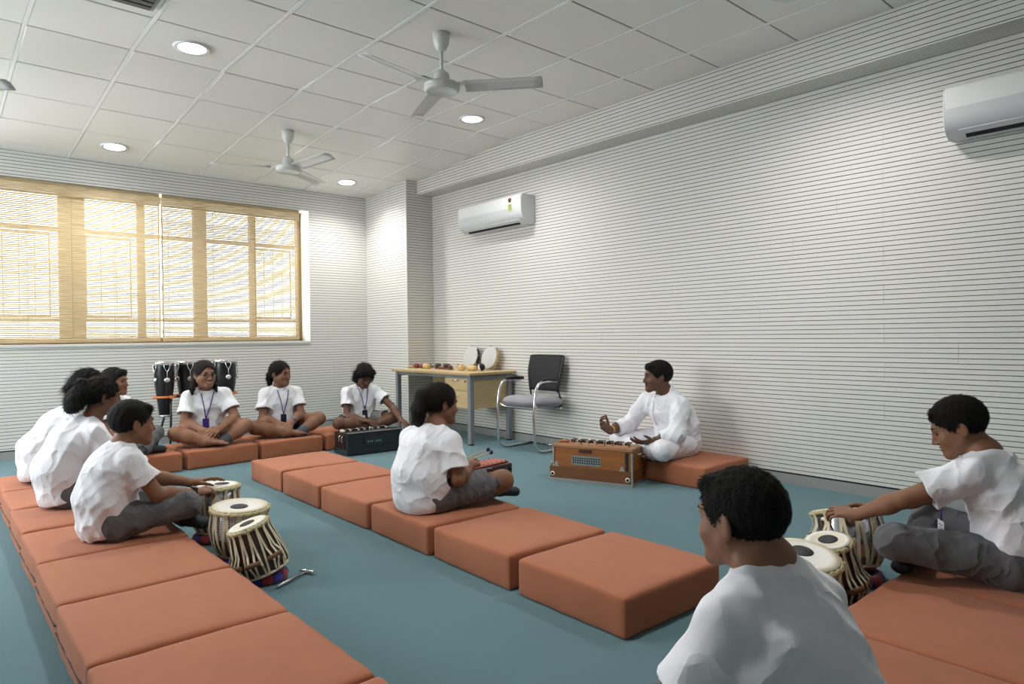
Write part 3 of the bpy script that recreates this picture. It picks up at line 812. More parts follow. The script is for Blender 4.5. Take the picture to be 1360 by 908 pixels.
def drum(label, loc, rot, R, H, kind, spot, n=16, dowels=(), zig=True, ring=None):
    """z up the drum axis, base at z = 0, head at z = H. kind: kettle | checked | wood"""
    t = thing('tabla_drum', label, 'drum', loc, 0, None, rot)
    if kind == 'wood':
        rb = R * 1.42
        body = [(rb * .55, 0), (rb * .9, .008), (rb, H * .16), (rb * .98, H * .3), (R * 1.22, H * .6), (R * 1.04, H * .9), (R * .98, H)]
        mi, mt = None, [M_DAYW]
    else:
        body = [(R * .5, 0), (R * .62, .01), (R * .86, H * .22), (R * 1.0, H * .45), (R * 1.04, H * .62), (R * 1.0, H * .82), (R * .97, H)]
        mi = [1, 1, 1 if kind == 'checked' else 0, 0, 0, 0]; mt = [M_CHECK if kind == 'checked' else M_NICKELB, M_KBASE]
    def rad(z):
        for (r0, z0), (r1, z1) in zip(body[:-1], body[1:]):
            if z0 <= z <= z1: return r0 + (r1 - r0) * (z - z0) / max(1e-6, z1 - z0)
        return body[-1][0]
    m = MB()
    m.lathe(body, 40, 0, True, mis=mi); m.build('shell', mt, t)
    m = MB(); hz = H + .004
    m.lathe([(R * 1.0, hz - .004), (R * 1.0, hz + .002), (R * .8, hz + .0035), (R * .78, hz + .0025), (0, hz + .003)], 48, 0, True, mis=[0, 0, 0, 1]); hd = m.build('head', [M_HIDE2 if kind == 'wood' else M_HIDE, M_HIDE if kind == 'wood' else M_HIDE2], t)
    so = spot[0]; sr = R * spot[1]; a = spot[2] if len(spot) > 2 else 0
    m = MB(); m.lathe([(sr, hz + .002), (sr * .9, hz + .0055), (0, hz + .0065)], 32, M=Matrix.Translation((so * R * math.cos(a), so * R * math.sin(a), 0))); m.build('tuning_spot', M_SPOT, hd)
    # braided rim: twisted bumps
    m = MB(); K = 72
    m.tube([((R * 1.03 + .002 * math.sin(k * PI / 1.5)) * math.cos(2 * PI * k / K), (R * 1.03 + .002 * math.sin(k * PI / 1.5)) * math.sin(2 * PI * k / K), H - .008 + .003 * math.cos(k * PI / 1.5)) for k in range(K)], .0095, 8, closed=True)
    m.build('braided_rim', M_RIMB, t)
    rbz = .018; rbr = rad(rbz) + .004
    m = MB(); m.tube([(rbr * math.cos(2 * PI * k / 32), rbr * math.sin(2 * PI * k / 32), rbz) for k in range(32)], .006, 6, closed=True); m.build('base_ring', M_STRAP, t)
    w = .0045 if kind == 'wood' else .0065
    for k in range(n):
        for s in ((-1, 1) if zig else (0,)):
            a0 = 2 * PI * (k + .0) / n; a1 = 2 * PI * (k + .38 * s) / n
            pts = []
            for q in range(9):
                u = q / 8; z = H - .002 + (rbz - H + .002) * u; a = a0 + (a1 - a0) * u
                r = rad(max(0, min(H, z))) + .006
                for dk_, dz_ in dowels:
                    da = (a - dk_ + PI) % (2 * PI) - PI
                    if abs(da) < .3 and abs(z - dz_) < .03: r += .016
                if q == 0: r = R * 1.03 + .011
                pts.append((r, a, z))
            vs = []
            for r, a, z in pts:
                d = w / max(r, .03)
                for da, dr in ((-d, 0), (d, 0), (d, .0028), (-d, .0028)):
                    vs.append(((r + dr) * math.cos(a + da), (r + dr) * math.sin(a + da), z))
            fs = []
            for q in range(8):
                for c in range(4): fs.append((q * 4 + c, q * 4 + (c + 1) % 4, q * 4 + 4 + (c + 1) % 4, q * 4 + 4 + c))
            fs += [(3, 2, 1, 0), (32, 33, 34, 35)]
            m = MB(); m.add(vs, fs, 0); put('strap', m.mesh('strap', M_STRAP, weld=False), t)
    for a, z in dowels:
        r = rad(z) + .016
        c = Vector((r * math.cos(a), r * math.sin(a), z)); tg = Vector((-math.sin(a), math.cos(a), 0))
        m = MB(); m.tube([c - tg * .034, c - tg * .03, c + tg * .03, c + tg * .034], [.008, .0125, .0125, .008], 10); m.build('tuning_dowel', M_DOWEL, t)
    return t
def toward(axis):
    """euler turning +z onto axis"""
    return Vector(axis).to_track_quat('Z', 'Y').to_euler()
def ring_cushion(loc, r, label, cols):
    t = thing('ring_cushion', label, 'cushion', loc)
    K = 12
    for k in range(K):
        m = MB(); m.tube([(r * math.cos(2 * PI * (k + q / 4) / K), r * math.sin(2 * PI * (k + q / 4) / K), .024) for q in range(5)], [.024, .0255, .026, .0255, .024], 12, caps=False)
        m.build('ring_segment', cols[k % 2], t)
    return t
M_RCRED = mat('red_ring_cloth', (140, 40, 52), .9, sheen=.3); M_RCBLUE = mat('blue_ring_cloth', (58, 48, 140), .9, sheen=.3)
ring_cushion((1.215, 3.885, 0), .085, 'red and blue ring cushion under the bass tabla played by the boy with the watch', (M_RCBLUE, M_RCRED))
drum('nickel bass tabla with pale head, under the hands of the boy with the watch', (1.215, 3.885, .035), toward((.03, .02, 1)), .122, .262, 'kettle', (.3, .33, 4.0), 14)
ring_cushion((1.180, 3.41, 0), .085, 'red and blue ring cushion under the checked bass tabla on the left', (M_RCRED, M_RCBLUE))
drum('bass tabla with white checked shell and off-centre black spot, left group', (1.180, 3.41, .035), toward((.02, -.06, 1)), .128, .245, 'checked', (.22, .33, 3.9), 14)
ring_cushion((1.185, 3.085, 0), .078, 'red and blue ring cushion under the tilted wooden tabla on the left', (M_RCRED, M_RCBLUE))
drum('tilted dark wooden tabla with white straps, nearest the claw hammer', (1.185, 3.085, .035), toward((-.30, .12, 1)), .082, .235, 'wood', (0, .42), 16,
     dowels=[(math.radians(d), .085) for d in (-140, -100, -50, -10, 35, 170)])
ring_cushion((2.51, 1.24, 0), .085, 'red and blue ring cushion under the large cream tabla in the right foreground', (M_RCRED, M_RCBLUE))
drum('bass tabla with broad cream head and checked shell, beside the boy seen from behind', (2.51, 1.24, .035), toward((-.10, -.16, 1)), .128, .235, 'checked', (.18, .34, 1.2), 14)
ring_cushion((2.775, 1.205, 0), .078, 'red and blue ring cushion under the small white tabla in the right foreground', (M_RCRED, M_RCBLUE))
drum('small wooden tabla with white head and central black spot, right foreground', (2.775, 1.205, .035), toward((-.22, .04, 1)), .082, .24, 'wood', (0, .46), 16,
     dowels=[(math.radians(d), .085) for d in (-140, -100, -60, -20, 20)])
ring_cushion((3.115, 1.265, 0), .09, 'red and blue ring cushion under the polished metal tabla at the right', (M_RCRED, M_RCBLUE))
drum('polished metal bass tabla tipped away, under the arm of the boy at the right edge', (3.115, 1.265, .045), toward((.20, .28, 1)), .138, .26, 'kettle', (.2, .33, 1.), 14, dowels=[(math.radians(d), .16) for d in (-20, 20)])

# claw hammer for tuning
hm = thing('tuning_hammer', 'small chrome tuning hammer lying on the teal carpet', 'hammer', (1.28, 2.985, .011), math.atan2(3.03 - 2.93, 1.375 - 1.18))
m = MB(); m.tube([(-.115, 0, 0), (-.105, 0, 0), (-.02, 0, 0), (-.018, 0, 0), (.085, 0, 0)], [.004, .0075, .0075, .0055, .0055], 12); m.build('handle', M_CHROME, hm)
m = MB(); m.tube([(.088, -.04, .0), (.088, -.028, 0), (.088, -.02, 0), (.088, .02, 0), (.088, .045, -.002)], [.010, .011, .008, .009, .003], 12); m.build('head', M_CHROME, hm)

# ------------------------------------------------------------------ conga drums on their stand
M_CONGA = mat('black_conga_shell', (15, 15, 17), .35, spec=.4, coat=.15)
M_ORANGE = mat('orange_clamp', (206, 116, 66), .45)
def conga(x, y, label, r, zt, zb):
    t = thing('conga_drum', label, 'drum', (x, y, zb), 0, 'black conga drums by the window wall')
    H = zt - zb
    m = MB(); m.lathe([(r * .52, 0), (r * .56, .004), (r * .72, H * .26), (r * .93, H * .55), (r * 1.0, H * .75), (r * .97, H * .93), (r * .95, H - .02)], 36); m.build('shell', M_CONGA, t)
    m = MB(); m.lathe([(r * .54, -.012), (r * .58, -.012), (r * .58, .012), (r * .54, .012)], 36); m.build('base_ring', M_BRUSHED, t)
    m = MB(); m.lathe([(r * .98, H - .035), (r * 1.06, H - .035), (r * 1.07, H - .004), (r * 1.03, H), (r * .98, H - .002)], 40); m.build('rim', M_CHROME, t)
    m = MB(); m.lathe([(r * .99, H - .02), (r * .98, H - .006), (0, H - .004)], 36); m.build('head', M_HIDE2, t)
    for k in range(5):
        a = -PI / 2 - .0 + 2 * PI * k / 5; c, s = math.cos(a), math.sin(a)
        P = lambda rr, z: (rr * c, rr * s, z)
        m = MB(); tx, ty = -s, c
        for q in (-1, 1):
            m.tube([(1.06 * r * c + q * .028 * tx, 1.06 * r * s + q * .028 * ty, H - .02), (1.07 * r * c + q * .022 * tx, 1.07 * r * s + q * .022 * ty, H - .06), P(1.09 * r, H - .10), P(1.09 * r, H - .17)], .0045, 6)
        lug = m.build('tuning_lug', M_CHROME, t)
        m = MB(); m.lathe([(0, 0), (.026, 0), (.027, .008), (.02, .016), (.008, .02), (0, .02)], 20, M=Matrix.Translation(P(.985 * r, H - .175)) @ Vector((c, s, .12)).to_track_quat('Z', 'Y').to_matrix().to_4x4()); m.build('lug_plate', M_CHROME, lug)
    return t
congas = [(1.81, 7.2, 'black conga drum on the left of the stand, with the orange clamp in view', .092, .885, .36), (2.045, 7.3, 'black conga drum in the middle, half hidden behind the girl with glasses', .098, .885, .36),
          (2.375, 7.2, 'black conga drum on the right, behind the shoulder of the girl with glasses', .115, .89, .36)]
for cg in congas: conga(*cg)
st = thing('conga_stand', 'black tubular stand with orange clamps carrying the three conga drums', 'stand', (2.05, 7.24, 0))
m = MB(); m.tube([(-.24, -.02, .54), (.3, -.02, .54)], .014, 10)
m.build('crossbar', M_BLACKP, st)
for x, y, _l, r, zt, zb in congas:
    dx, dy = x - 2.05, y - 7.24
    z = .545; rr = .092 * r / .092 * .9 + .012 if False else r * .86 + .014
    m = MB(); m.tube([(dx + rr * math.cos(2 * PI * k / 28), dy + rr * math.sin(2 * PI * k / 28), z) for k in range(28)], .0115, 8, closed=True); m.build('clamp_ring', M_ORANGE, st)
    m = MB(); m.tube([(dx + .035, dy - rr, z), (dx + .035, dy - rr - .02, z)], .018, 10); m.build('clamp_boss', M_ORANGE, st)
for px, py, qx, qy in ((-.205, -.1, -.235, -.18), (-.22, .06, -.29, .13), (.30, -.1, .33, -.2), (.28, .1, .34, .2), (-.02, .14, -.05, .26)):
    m = MB(); m.tube([(px, py, .53), (px * .98, py, .36), (qx, qy, .012)], .0105, 10)
    lg = m.build('leg', M_BLACKP, st)
    m = MB(); m.tube([(qx, qy, 0), (qx, qy, .03)], .015, 10); m.build('rubber_foot', M_BLACKP, lg)

# ------------------------------------------------------------------ small percussion on the desk
M_RED = mat('red_gloss', (126, 28, 34), .3, coat=.4); M_TANW = mat('pale_turned_wood', (206, 176, 122), .45, var=(14, .12, (1, 1, 6))); M_BRN = mat('brown_turned_wood', (92, 58, 40), .45)
M_NAVY = mat('navy_gloss', (34, 44, 92), .3); M_GRN = mat('green_paint', (54, 110, 72), .4); M_BLKG = mat('black_gloss', (20, 20, 22), .25)
def tambourine(x, y, label, shell):
    t = thing('tambourine', label, 'tambourine', (x, y, DZ), 0, 'tambourines leaning on the wall')
    R = .122; M = Matrix.Rotation(math.radians(14), 4, 'Y') @ Matrix.Rotation(math.radians(-90), 4, 'Y')
    M = Matrix.Translation((0, 0, R + .009)) @ M
    m = MB(); m.lathe([(R - .006, -.022), (R, -.022), (R, .022), (R - .006, .022)], 48, M=M); m.build('frame', shell, t)
    m = MB(); m.lathe([(R + .001, .012), (R + .001, .0225), (R - .004, .024), (0, .0235)], 48, M=M); m.build('skin', mat('tambourine_skin', (196, 196, 194), .55), t)
    for k in range(8):
        a = 2 * PI * k / 8 + .2
        m = MB(); N_ = M @ Matrix.Translation((R * math.cos(a), R * math.sin(a), 0)) @ Matrix.Rotation(a, 4, 'Z') @ Matrix.Rotation(PI / 2, 4, 'X')
        for d in (-.004, .004): m.lathe([(0, d), (.012, d), (.018, d + .002), (0, d + .0025)], 14, M=N_)
        m.build('jingle', M_CHROME, t)
    return t
tambourine(4.672, 6.03, 'tambourine with black frame and white skin leaning on the wall', M_BLKG)
tambourine(4.672, 5.70, 'tambourine with pale wooden frame and white skin leaning on the wall', M_TANW)
def maraca(x, y, a, label, mt):
    t = thing('maraca', label, 'maraca', (x, y, DZ + .028), a, 'red maracas on the desk', None)
    m = MB(); m.lathe([(0, -.036), (.016, -.033), (.026, -.02), (.029, 0), (.024, .02), (.012, .036), (.009, .042)], 20, M=Matrix.Rotation(PI / 2, 4, 'Y')); m.build('rattle_head', mt, t)
    m = MB(); m.tube([(.038, 0, 0), (.12, 0, -.012), (.135, 0, -.014)], [.008, .008, .01], 10); m.build('handle', M_TANW, t)
maraca(4.42, 6.76, 1.9, 'red maraca lying at the left end of the desk', M_RED)
maraca(4.47, 6.70, 1.2, 'second red maraca, right beside the first at the left end of the desk', M_RED)
def block(x, y, rz, L, r, label, mt, cap=None, name='wood_block'):
    t = thing(name, label, 'percussion', (x, y, DZ + r), rz)
    m = MB(); m.lathe([(0, -L / 2), (r * .92, -L / 2), (r, -L / 2 + .006), (r, L / 2 - .006), (r * .92, L / 2), (0, L / 2)], 22, M=Matrix.Rotation(PI / 2, 4, 'Y')); m.build('tube', mt, t)
    m = MB(); m.box(-L * .3, L * .3, -.004, .004, r * .7, r + .001); m.build('slot', M_DARK, t)
    if cap: m = MB(); m.tube([(0, 0, -r * .3), (0, -.09, -r * .3)], .007, 8); m.build('handle', cap, t)
block(4.42, 6.55, 1.35, .13, .03, 'pale wooden tone block near the left end of the desk, brown-topped', M_TANW, M_BRN)
block(4.40, 5.86, 1.2, .10, .033, 'short pale wooden tube shaker in front of the black tambourine', M_TANW, None, 'shaker')
block(4.45, 5.74, 1.5, .12, .03, 'longer pale wooden tube shaker beside the black and white ball', M_TANW, None, 'shaker')
def bell(x, y, label, mt, mt2, r=.03):
    t = thing('castanet', label, 'percussion', (x, y, DZ), 0)
    for s, mm in ((0, mt), (1, mt2)):
        m = MB(); m.lathe([(0, 0), (r, .002), (r * 1.02, .010), (r * .7, .02), (0, .024)], 20, M=Matrix.Translation((0, 0, .004 + .026 * s)) @ Matrix.Rotation(.25 * s, 4, 'X')); m.build('shell', mm, t)
bell(4.50, 6.62, 'navy blue castanet standing behind the pale tone block', M_NAVY, M_NAVY, .03)
bell(4.62, 6.60, 'pale castanet with dark top near the wall', M_TANW, M_BRN, .034)
bell(4.60, 6.40, 'large brown castanet with dark top in the middle of the desk', M_BRN, M_BLKG, .05)
bell(4.62, 6.18, 'dark castanet just left of the black tambourine', M_BLKG, M_BRN, .03)
bell(4.50, 6.46, 'small black castanet pair beside the pale tone block', M_BLKG, M_BLKG, .026)
bell(4.40, 6.06, 'small brown castanet pair at the front edge of the desk', M_BRN, M_BRN, .028)
bell(4.60, 5.95, 'small pale castanet pair half hidden below the black tambourine', M_TANW, M_TANW, .026)
t = thing('guiro', 'flat brown wooden scraper lying across the middle of the desk', 'percussion', (4.47, 6.27, DZ), 1.45)
m = MB(); m.box(-.16, .16, -.035, .035, 0, .012); m.build('board', M_BRN, t, bevel=.003)
for k in range(9): m = MB(); m.box(-.14 + k * .034, -.125 + k * .034, -.03, .03, .012, .018); m.build('ridge', M_RED if k % 2 else M_BRN, t)
m = MB(); m.lathe([(0, 0), (.024, .002), (.03, .012), (.026, .02), (0, .022)], 20); o = m.build('hand_bell', M_GRN, None, (4.50, 6.79, DZ)); tag(o, 'small green percussion piece at the far left end of the desk', 'percussion')
t = thing('shaker_ball', 'black and white round shaker in front of the pale tambourine', 'percussion', (4.50, 5.64, DZ + .04))
m = MB(); m.lathe([(.04 * math.sin(PI * k / 16), -.04 * math.cos(PI * k / 16)) for k in range(17)], 26, M=Matrix.Rotation(1.2, 4, 'X') @ Matrix.Rotation(.5, 4, 'Y'), mis=[0] * 7 + [1] * 9); m.build('ball', [M_HIDE2, M_BLKG], t)
# ------------------------------------------------------------------ figures: smooth blended volumes meshed with surface nets
A = lambda *p: np.array(p, dtype=np.float32)
def nrm(v): v = np.asarray(v, dtype=np.float32); return v / max(1e-9, float(np.linalg.norm(v)))
def cone(a, b, ra, rb, lat=None, s=1.):
    a, b = np.asarray(a, np.float32), np.asarray(b, np.float32); ab = b - a; L = max(1e-9, float(ab @ ab))
    if lat is not None: lat = nrm(lat)
    def f(p):
        q = p - a
        t = np.clip(q @ ab / L, 0, 1)
        d = q - t[:, None] * ab
        if lat is not None:
            c = d @ lat; d = d - (c * (1 - 1 / s))[:, None] * lat
        return np.sqrt(np.einsum('ij,ij->i', d, d)) - (ra + (rb - ra) * t)
    f.box = (np.minimum(a - ra * s, b - rb * s), np.maximum(a + ra * s, b + rb * s))
    return f
def ell(c, r, R=None):
    c = np.asarray(c, np.float32); r = np.asarray(r, np.float32); m = float(r.min()); R = None if R is None else np.asarray(R, np.float32)
    def f(p):
        q = p - c
        if R is not None: q = q @ R
        q = q / r
        n = np.sqrt(np.einsum('ij,ij->i', q, q))
        return (n - 1) * m
    e = float(r.max()); f.box = (c - e, c + e)
    return f
def frame(fn, R, t):
    """place a volume given in a local frame: p_world = R p + t"""
    R = np.asarray(R, np.float32); t = np.asarray(t, np.float32)
    def f(p): return fn((p - t) @ R)
    lo, hi = fn.box; cs = np.array([[x, y, z] for x in (lo[0], hi[0]) for y in (lo[1], hi[1]) for z in (lo[2], hi[2])], np.float32) @ R.T + t
    f.box = (cs.min(0), cs.max(0)); return f
def isect(*fns):
    def f(p):
        d = fns[0](p)
        for g in fns[1:]: d = np.maximum(d, g(p))
        return d
    f.box = fns[0].box; return f
def plane(c, n):
    c = np.asarray(c, np.float32); n = nrm(n)
    def f(p): return (p - c) @ n
    f.box = None; return f
def smin(a, b, k):
    if k <= 0: return np.minimum(a, b)
    h = np.maximum(k - np.abs(a - b), 0) / k
    return np.minimum(a, b) - h * h * k * .25
def sdf_mesh(ops, h, noise=None, amp=0.):
    """ops = [(op, k, fn)]; returns verts, quads of the zero level by naive surface nets on active blocks"""
    B = 8
    lo = np.min([f.box[0] for o, k, f in ops if o == '+'], 0) - .03; hi = np.max([f.box[1] for o, k, f in ops if o == '+'], 0) + .03
    nb = np.ceil((hi - lo) / (B * h)).astype(int)
    g = np.stack(np.meshgrid(*[np.arange(n) for n in nb], indexing='ij'), -1).reshape(-1, 3)
    cen = (lo + (g + .5) * B * h).astype(np.float32); rad = .866 * B * h
    def run(p):
        d = np.full(len(p), 9., np.float32)
        for o, k, f in ops:
            e = f(p)
            d = smin(d, e, k) if o == '+' else (-smin(-d, e, k) if o == '-' else -smin(-d, -e, k))
        return d
    dc = run(cen)
    act = np.abs(dc) < rad * 1.3 + 1.3 * amp + .004
    g, cen = g[act], cen[act]
    off = np.stack(np.meshgrid(*[np.arange(B + 1)] * 3, indexing='ij'), -1).reshape(-1, 3)
    P = (lo + (g[:, None, :] * B + off[None]) * h).astype(np.float32)
    D = np.full(P.shape[:2], 9., np.float32)
    for o, k, f in ops:
        m = f(cen) < 2.3 * rad + k + amp + .01 if o != '&' else np.ones(len(cen), bool)
        if o == '-': m = f(cen) < rad * 1.3 + k + .01
        if not m.any(): continue
        e = f(P[m].reshape(-1, 3)).reshape(-1, len(off)); d = D[m]
        D[m] = smin(d, e, k) if o == '+' else (-smin(-d, e, k) if o == '-' else -smin(-d, -e, k))
    if noise is not None: D += amp * noise(P.reshape(-1, 3)).reshape(D.shape)
    V = D.reshape(-1, B + 1, B + 1, B + 1); ins = V < 0
    cnt = sum(ins[:, i:B + i, j:B + j, k:B + k].astype(np.int8) for i in (0, 1) for j in (0, 1) for k in (0, 1))
    bi, ci, cj, ck = np.nonzero((cnt > 0) & (cnt < 8))
    acc = np.zeros((len(bi), 3), np.float32); num = np.zeros(len(bi), np.float32)
    for ax in range(3):
        for u in (0, 1):
            for w in (0, 1):
                o0 = [0, 0, 0]; oth = [q for q in range(3) if q != ax]; o0[oth[0]] = u; o0[oth[1]] = w; o1 = list(o0); o1[ax] = 1
                a = V[bi, ci + o0[0], cj + o0[1], ck + o0[2]]; b = V[bi, ci + o1[0], cj + o1[1], ck + o1[2]]
                x = (a < 0) != (b < 0)
                t = np.where(x, a / np.where(x, a - b, 1), 0)
                pt = np.tile(np.array(o0, np.float32), (len(bi), 1)); pt[:, ax] = t
                acc += pt * x[:, None]; num += x
    gi = g[bi] * B + np.stack([ci, cj, ck], -1)
    verts = lo + (gi + acc / num[:, None]) * h
    N = nb * B + 2
    key = (gi[:, 0] * N[1] + gi[:, 1]) * N[2] + gi[:, 2]
    order = np.argsort(key); sk = key[order]
    st = np.array([N[1] * N[2], N[2], 1])
    quads = []
    for ax in range(3):
        o1 = [0, 0, 0]; o1[ax] = 1
        a = V[bi, ci, cj, ck] < 0; b = V[bi, ci + o1[0], cj + o1[1], ck + o1[2]] < 0
        m = a != b
        u, w = [q for q in range(3) if q != ax]
        k0 = key[m]; ks = [k0, k0 - st[u], k0 - st[u] - st[w], k0 - st[w]]
        idx = []; ok = np.ones(len(k0), bool)
        for kk in ks:
            p = np.clip(np.searchsorted(sk, kk), 0, len(sk) - 1); ok &= sk[p] == kk; idx.append(order[p])
        q = np.stack(idx, -1)
        flip = a[m] if ax != 1 else ~a[m]
        q[~flip] = q[~flip][:, ::-1]
        quads.append(q[ok])
    return verts.astype(np.float64), np.concatenate(quads)
def mesh_np(name, parts, mats, paint=()):
    """parts = [(verts, quads)]; paint = [(fn, slot)] faces whose centre lies inside fn get the slot"""
    vs, qs, n = [], [], 0
    for v, q in parts: vs.append(v); qs.append(q + n); n += len(v)
    v = np.concatenate(vs); q = np.concatenate(qs)
    me = bpy.data.meshes.new(name)
    me.vertices.add(len(v)); me.vertices.foreach_set('co', v.ravel().astype(np.float32))
    me.loops.add(q.size); me.loops.foreach_set('vertex_index', q.ravel().astype(np.int32))
    me.polygons.add(len(q)); me.polygons.foreach_set('loop_start', np.arange(0, q.size, 4, dtype=np.int32)); me.polygons.foreach_set('loop_total', np.full(len(q), 4, np.int32))
    for m in mats: me.materials.append(m)
    if paint:
        c = v[q].mean(1).astype(np.float32); mi = np.zeros(len(q), np.int32)
        for f, s in paint: mi[f(c) < 0] = s
        me.polygons.foreach_set('material_index', mi)
    me.polygons.foreach_set('use_smooth', np.ones(len(q), bool))
    me.update(calc_edges=True); me.validate()
    return me

M_LIP = mat('lip_brown', (124, 76, 66), .5)
def skin(name, c): return mat(name, c, .52, spec=.35, bump=(300, .05, 2), var=(14, .05))
def cloth(name, col, scale=7., strength=.5):
    """matt cotton with soft creases (ridged relief) and a fine weave"""
    m = mat(name, col, .92, spec=.12, sheen=.1); nt = m.node_tree; b = nt.nodes['Principled BSDF']
    tc = nt.nodes.new('ShaderNodeTexCoord'); wn = nt.nodes.new('ShaderNodeTexNoise'); wn.inputs['Scale'].default_value = 5
    nt.links.new(tc.outputs['Object'], wn.inputs['Vector'])
    mv = nt.nodes.new('ShaderNodeVectorMath'); mv.operation = 'MULTIPLY_ADD'; mv.inputs[1].default_value = (.16, .16, .16)
    nt.links.new(wn.outputs['Color'], mv.inputs[0]); nt.links.new(tc.outputs['Object'], mv.inputs[2])
    r = nt.nodes.new('ShaderNodeTexNoise'); r.noise_type = 'RIDGED_MULTIFRACTAL'; r.normalize = True
    r.inputs['Offset'].default_value = 1.0; r.inputs['Gain'].default_value = 1.0; r.inputs['Scale'].default_value = scale; r.inputs['Detail'].default_value = 2.2; r.inputs['Roughness'].default_value = .42; r.inputs['Lacunarity'].default_value = 2.1
    nt.links.new(mv.outputs[0], r.inputs['Vector'])
    bp = nt.nodes.new('ShaderNodeBump'); bp.inputs['Strength'].default_value = strength; bp.inputs['Distance'].default_value = .022
    nt.links.new(r.outputs['Fac'], bp.inputs['Height']); nt.links.new(bp.outputs['Normal'], b.inputs['Normal'])
    return m
M_SHIRT = cloth('white_cotton', (236, 237, 242))
M_KURTA = cloth('white_kurta_cotton', (236, 237, 243), 8.)
M_TROU = cloth('grey_trouser_cloth', (102, 102, 105), 9.)
M_NAVYC = cloth('navy_cloth', (38, 42, 56), 9.)
M_SOCK = mat('grey_sock', (88, 90, 96), .95, spec=.1, bump=(300, .3))
M_SHOE = mat('dark_shoe', (30, 30, 38), .7)
M_EYE = mat('eye_white', (188, 178, 168), .35); M_IRIS = mat('dark_iris', (34, 22, 18), .15)
M_HAIR = mat('black_hair', (17, 14, 13), .58, spec=.22, bump=(420, .7, 4, (1, 1, .2)))
M_HAIR2 = mat('dark_brown_hair', (30, 21, 18), .58, spec=.25, bump=(420, .7, 4, (1, 1, .2)))
M_LANY = mat('purple_lanyard', (62, 40, 128), .6); M_CARD = mat('white_id_card', (228, 228, 232), .4); M_INK = mat('id_print_grey', (150, 152, 165), .6)
M_WATCH = mat('black_watch', (20, 20, 22), .35); M_GOLD = mat('yellow_thread', (206, 160, 60), .5)

def fold_noise(seed, f=1.):
    """soft ridges with sharp valleys, like creased cotton"""
    r = np.random.RandomState(seed); W = (40., 62., 95., 140.); G = (1., .8, .55, .3)
    K = [r.uniform(-1, 1, (3, 3)).astype(np.float32) for _ in W]; ph = r.uniform(0, 6, (4, 4)).astype(np.float32)
    def n(p):
        out = 0
        for i, w in enumerate(W):
            a = K[i][0] * np.array([1, 1, .55], np.float32); a = a / np.linalg.norm(a) * w * f; b = K[i][1] / np.linalg.norm(K[i][1]) * 16 * f; c = K[i][2] / np.linalg.norm(K[i][2]) * 10 * f
            m = .5 + .5 * np.sin(p @ c + ph[i, 2])
            v = 1.15 - 2 * np.sqrt(np.sin(.5 * (p @ a) + .9 * np.sin(p @ b + ph[i, 0]) + ph[i, 1]) ** 2 + .03)
            out = out + G[i] * v * m
        return np.clip(-.55 * out, -1.2, 1.2)
    return n
def hair_noise(seed, curly):
    r = np.random.RandomState(seed); ph = r.uniform(0, 6, 6)
    def n(p):
        if curly:
            return (np.sin(p[:, 0] * 150 + 2 * np.sin(p[:, 2] * 90 + ph[0])) + np.sin(p[:, 1] * 140 + 2 * np.sin(p[:, 0] * 80 + ph[1])) + np.sin(p[:, 2] * 160 + 2 * np.sin(p[:, 1] * 95 + ph[2]))) * .4
        return (np.sin(p[:, 0] * 310 + 3 * np.sin(p[:, 2] * 34 + ph[0]) + 9 * p[:, 1]) + np.sin(p[:, 1] * 270 + 3 * np.sin(p[:, 2] * 30 + ph[1]))) * .5
    return n
def euler_R(yaw, pitch, roll=0):
    """head frame: x right, y forward, z up; yaw to the left, pitch down, roll to the right"""
    y, p, r = map(math.radians, (yaw, pitch, roll))
    Rz = np.array([[math.cos(y), -math.sin(y), 0], [math.sin(y), math.cos(y), 0], [0, 0, 1]])
    Rx = np.array([[1, 0, 0], [0, math.cos(-p), -math.sin(-p)], [0, math.sin(-p), math.cos(-p)]])
    Ry = np.array([[math.cos(r), 0, math.sin(r)], [0, 1, 0], [-math.sin(r), 0, math.cos(r)]])
    return (Rz @ Rx @ Ry)
def head_ops(s, R, c, female=False, chubby=0., moustache=False):
    S = lambda *q: [x * s for x in q]
    o = []
    def add(op, k, fn): o.append((op, k * s, frame(fn, R, c)))
    add('+', 0, ell(S(0, -.012, .026), S(.074, .093, .084)))
    add('+', .03, ell(S(0, .030, -.030), S(.060 + .006 * chubby, .058, .074)))
    for x in (-1, 1):
        add('+', .03, cone(S(x * .050, .005, -.048), S(x * .014, .070, -.092), .022 * s + .006 * chubby * s, .017 * s))
        add('+', .025, ell(S(x * .037, .056, -.030), S(.024 + .006 * chubby, .024, .024)))
    add('+', .02, ell(S(0, .070, -.093), S(.020, .016, .015)))
    add('+', .02, cone(S(-.032, .075, .020), S(.032, .075, .020), .011 * s, .011 * s))
    for x in (-1, 1): add('-', .014, ell(S(x * .031, .098, .001), S(.019, .016, .012)))
    add('+', .010, cone(S(0, .084, .012), S(0, .101, -.030), .0075 * s, .0105 * s))
    add('+', .006, ell(S(0, .101, -.033), S(.0105, .0105, .009)))
    for x in (-1, 1): add('+', .005, ell(S(x * .0115, .0925, -.036), S(.0075, .0095, .007)))
    add('+', .010, ell(S(0, .083, -.062), S(.026, .011, .012)))
    add('+', .004, ell(S(0, .089, -.0575), S(.021, .007, .0048)))
    add('+', .004, ell(S(0, .087, -.0685), S(.018, .0075, .006)))
    add('-', .003, ell(S(0, .0965, -.0628), S(.022, .007, .0014)))
    for x in (-1, 1):
        Re = np.array(Matrix.Rotation(x * .30, 3, 'Z') @ Matrix.Rotation(-.15, 3, 'X'))
        add('+', .008, ell(S(x * .078, -.010, -.004), S(.008, .020, .031), Re))
        add('-', .006, ell(S(x * .0875, -.004, -.002), S(.006, .010, .018), Re))
    lips = [(frame(ell(S(0, .092, -.0625), S(.023, .012, .0115)), R, c), 1)]
    return o, lips
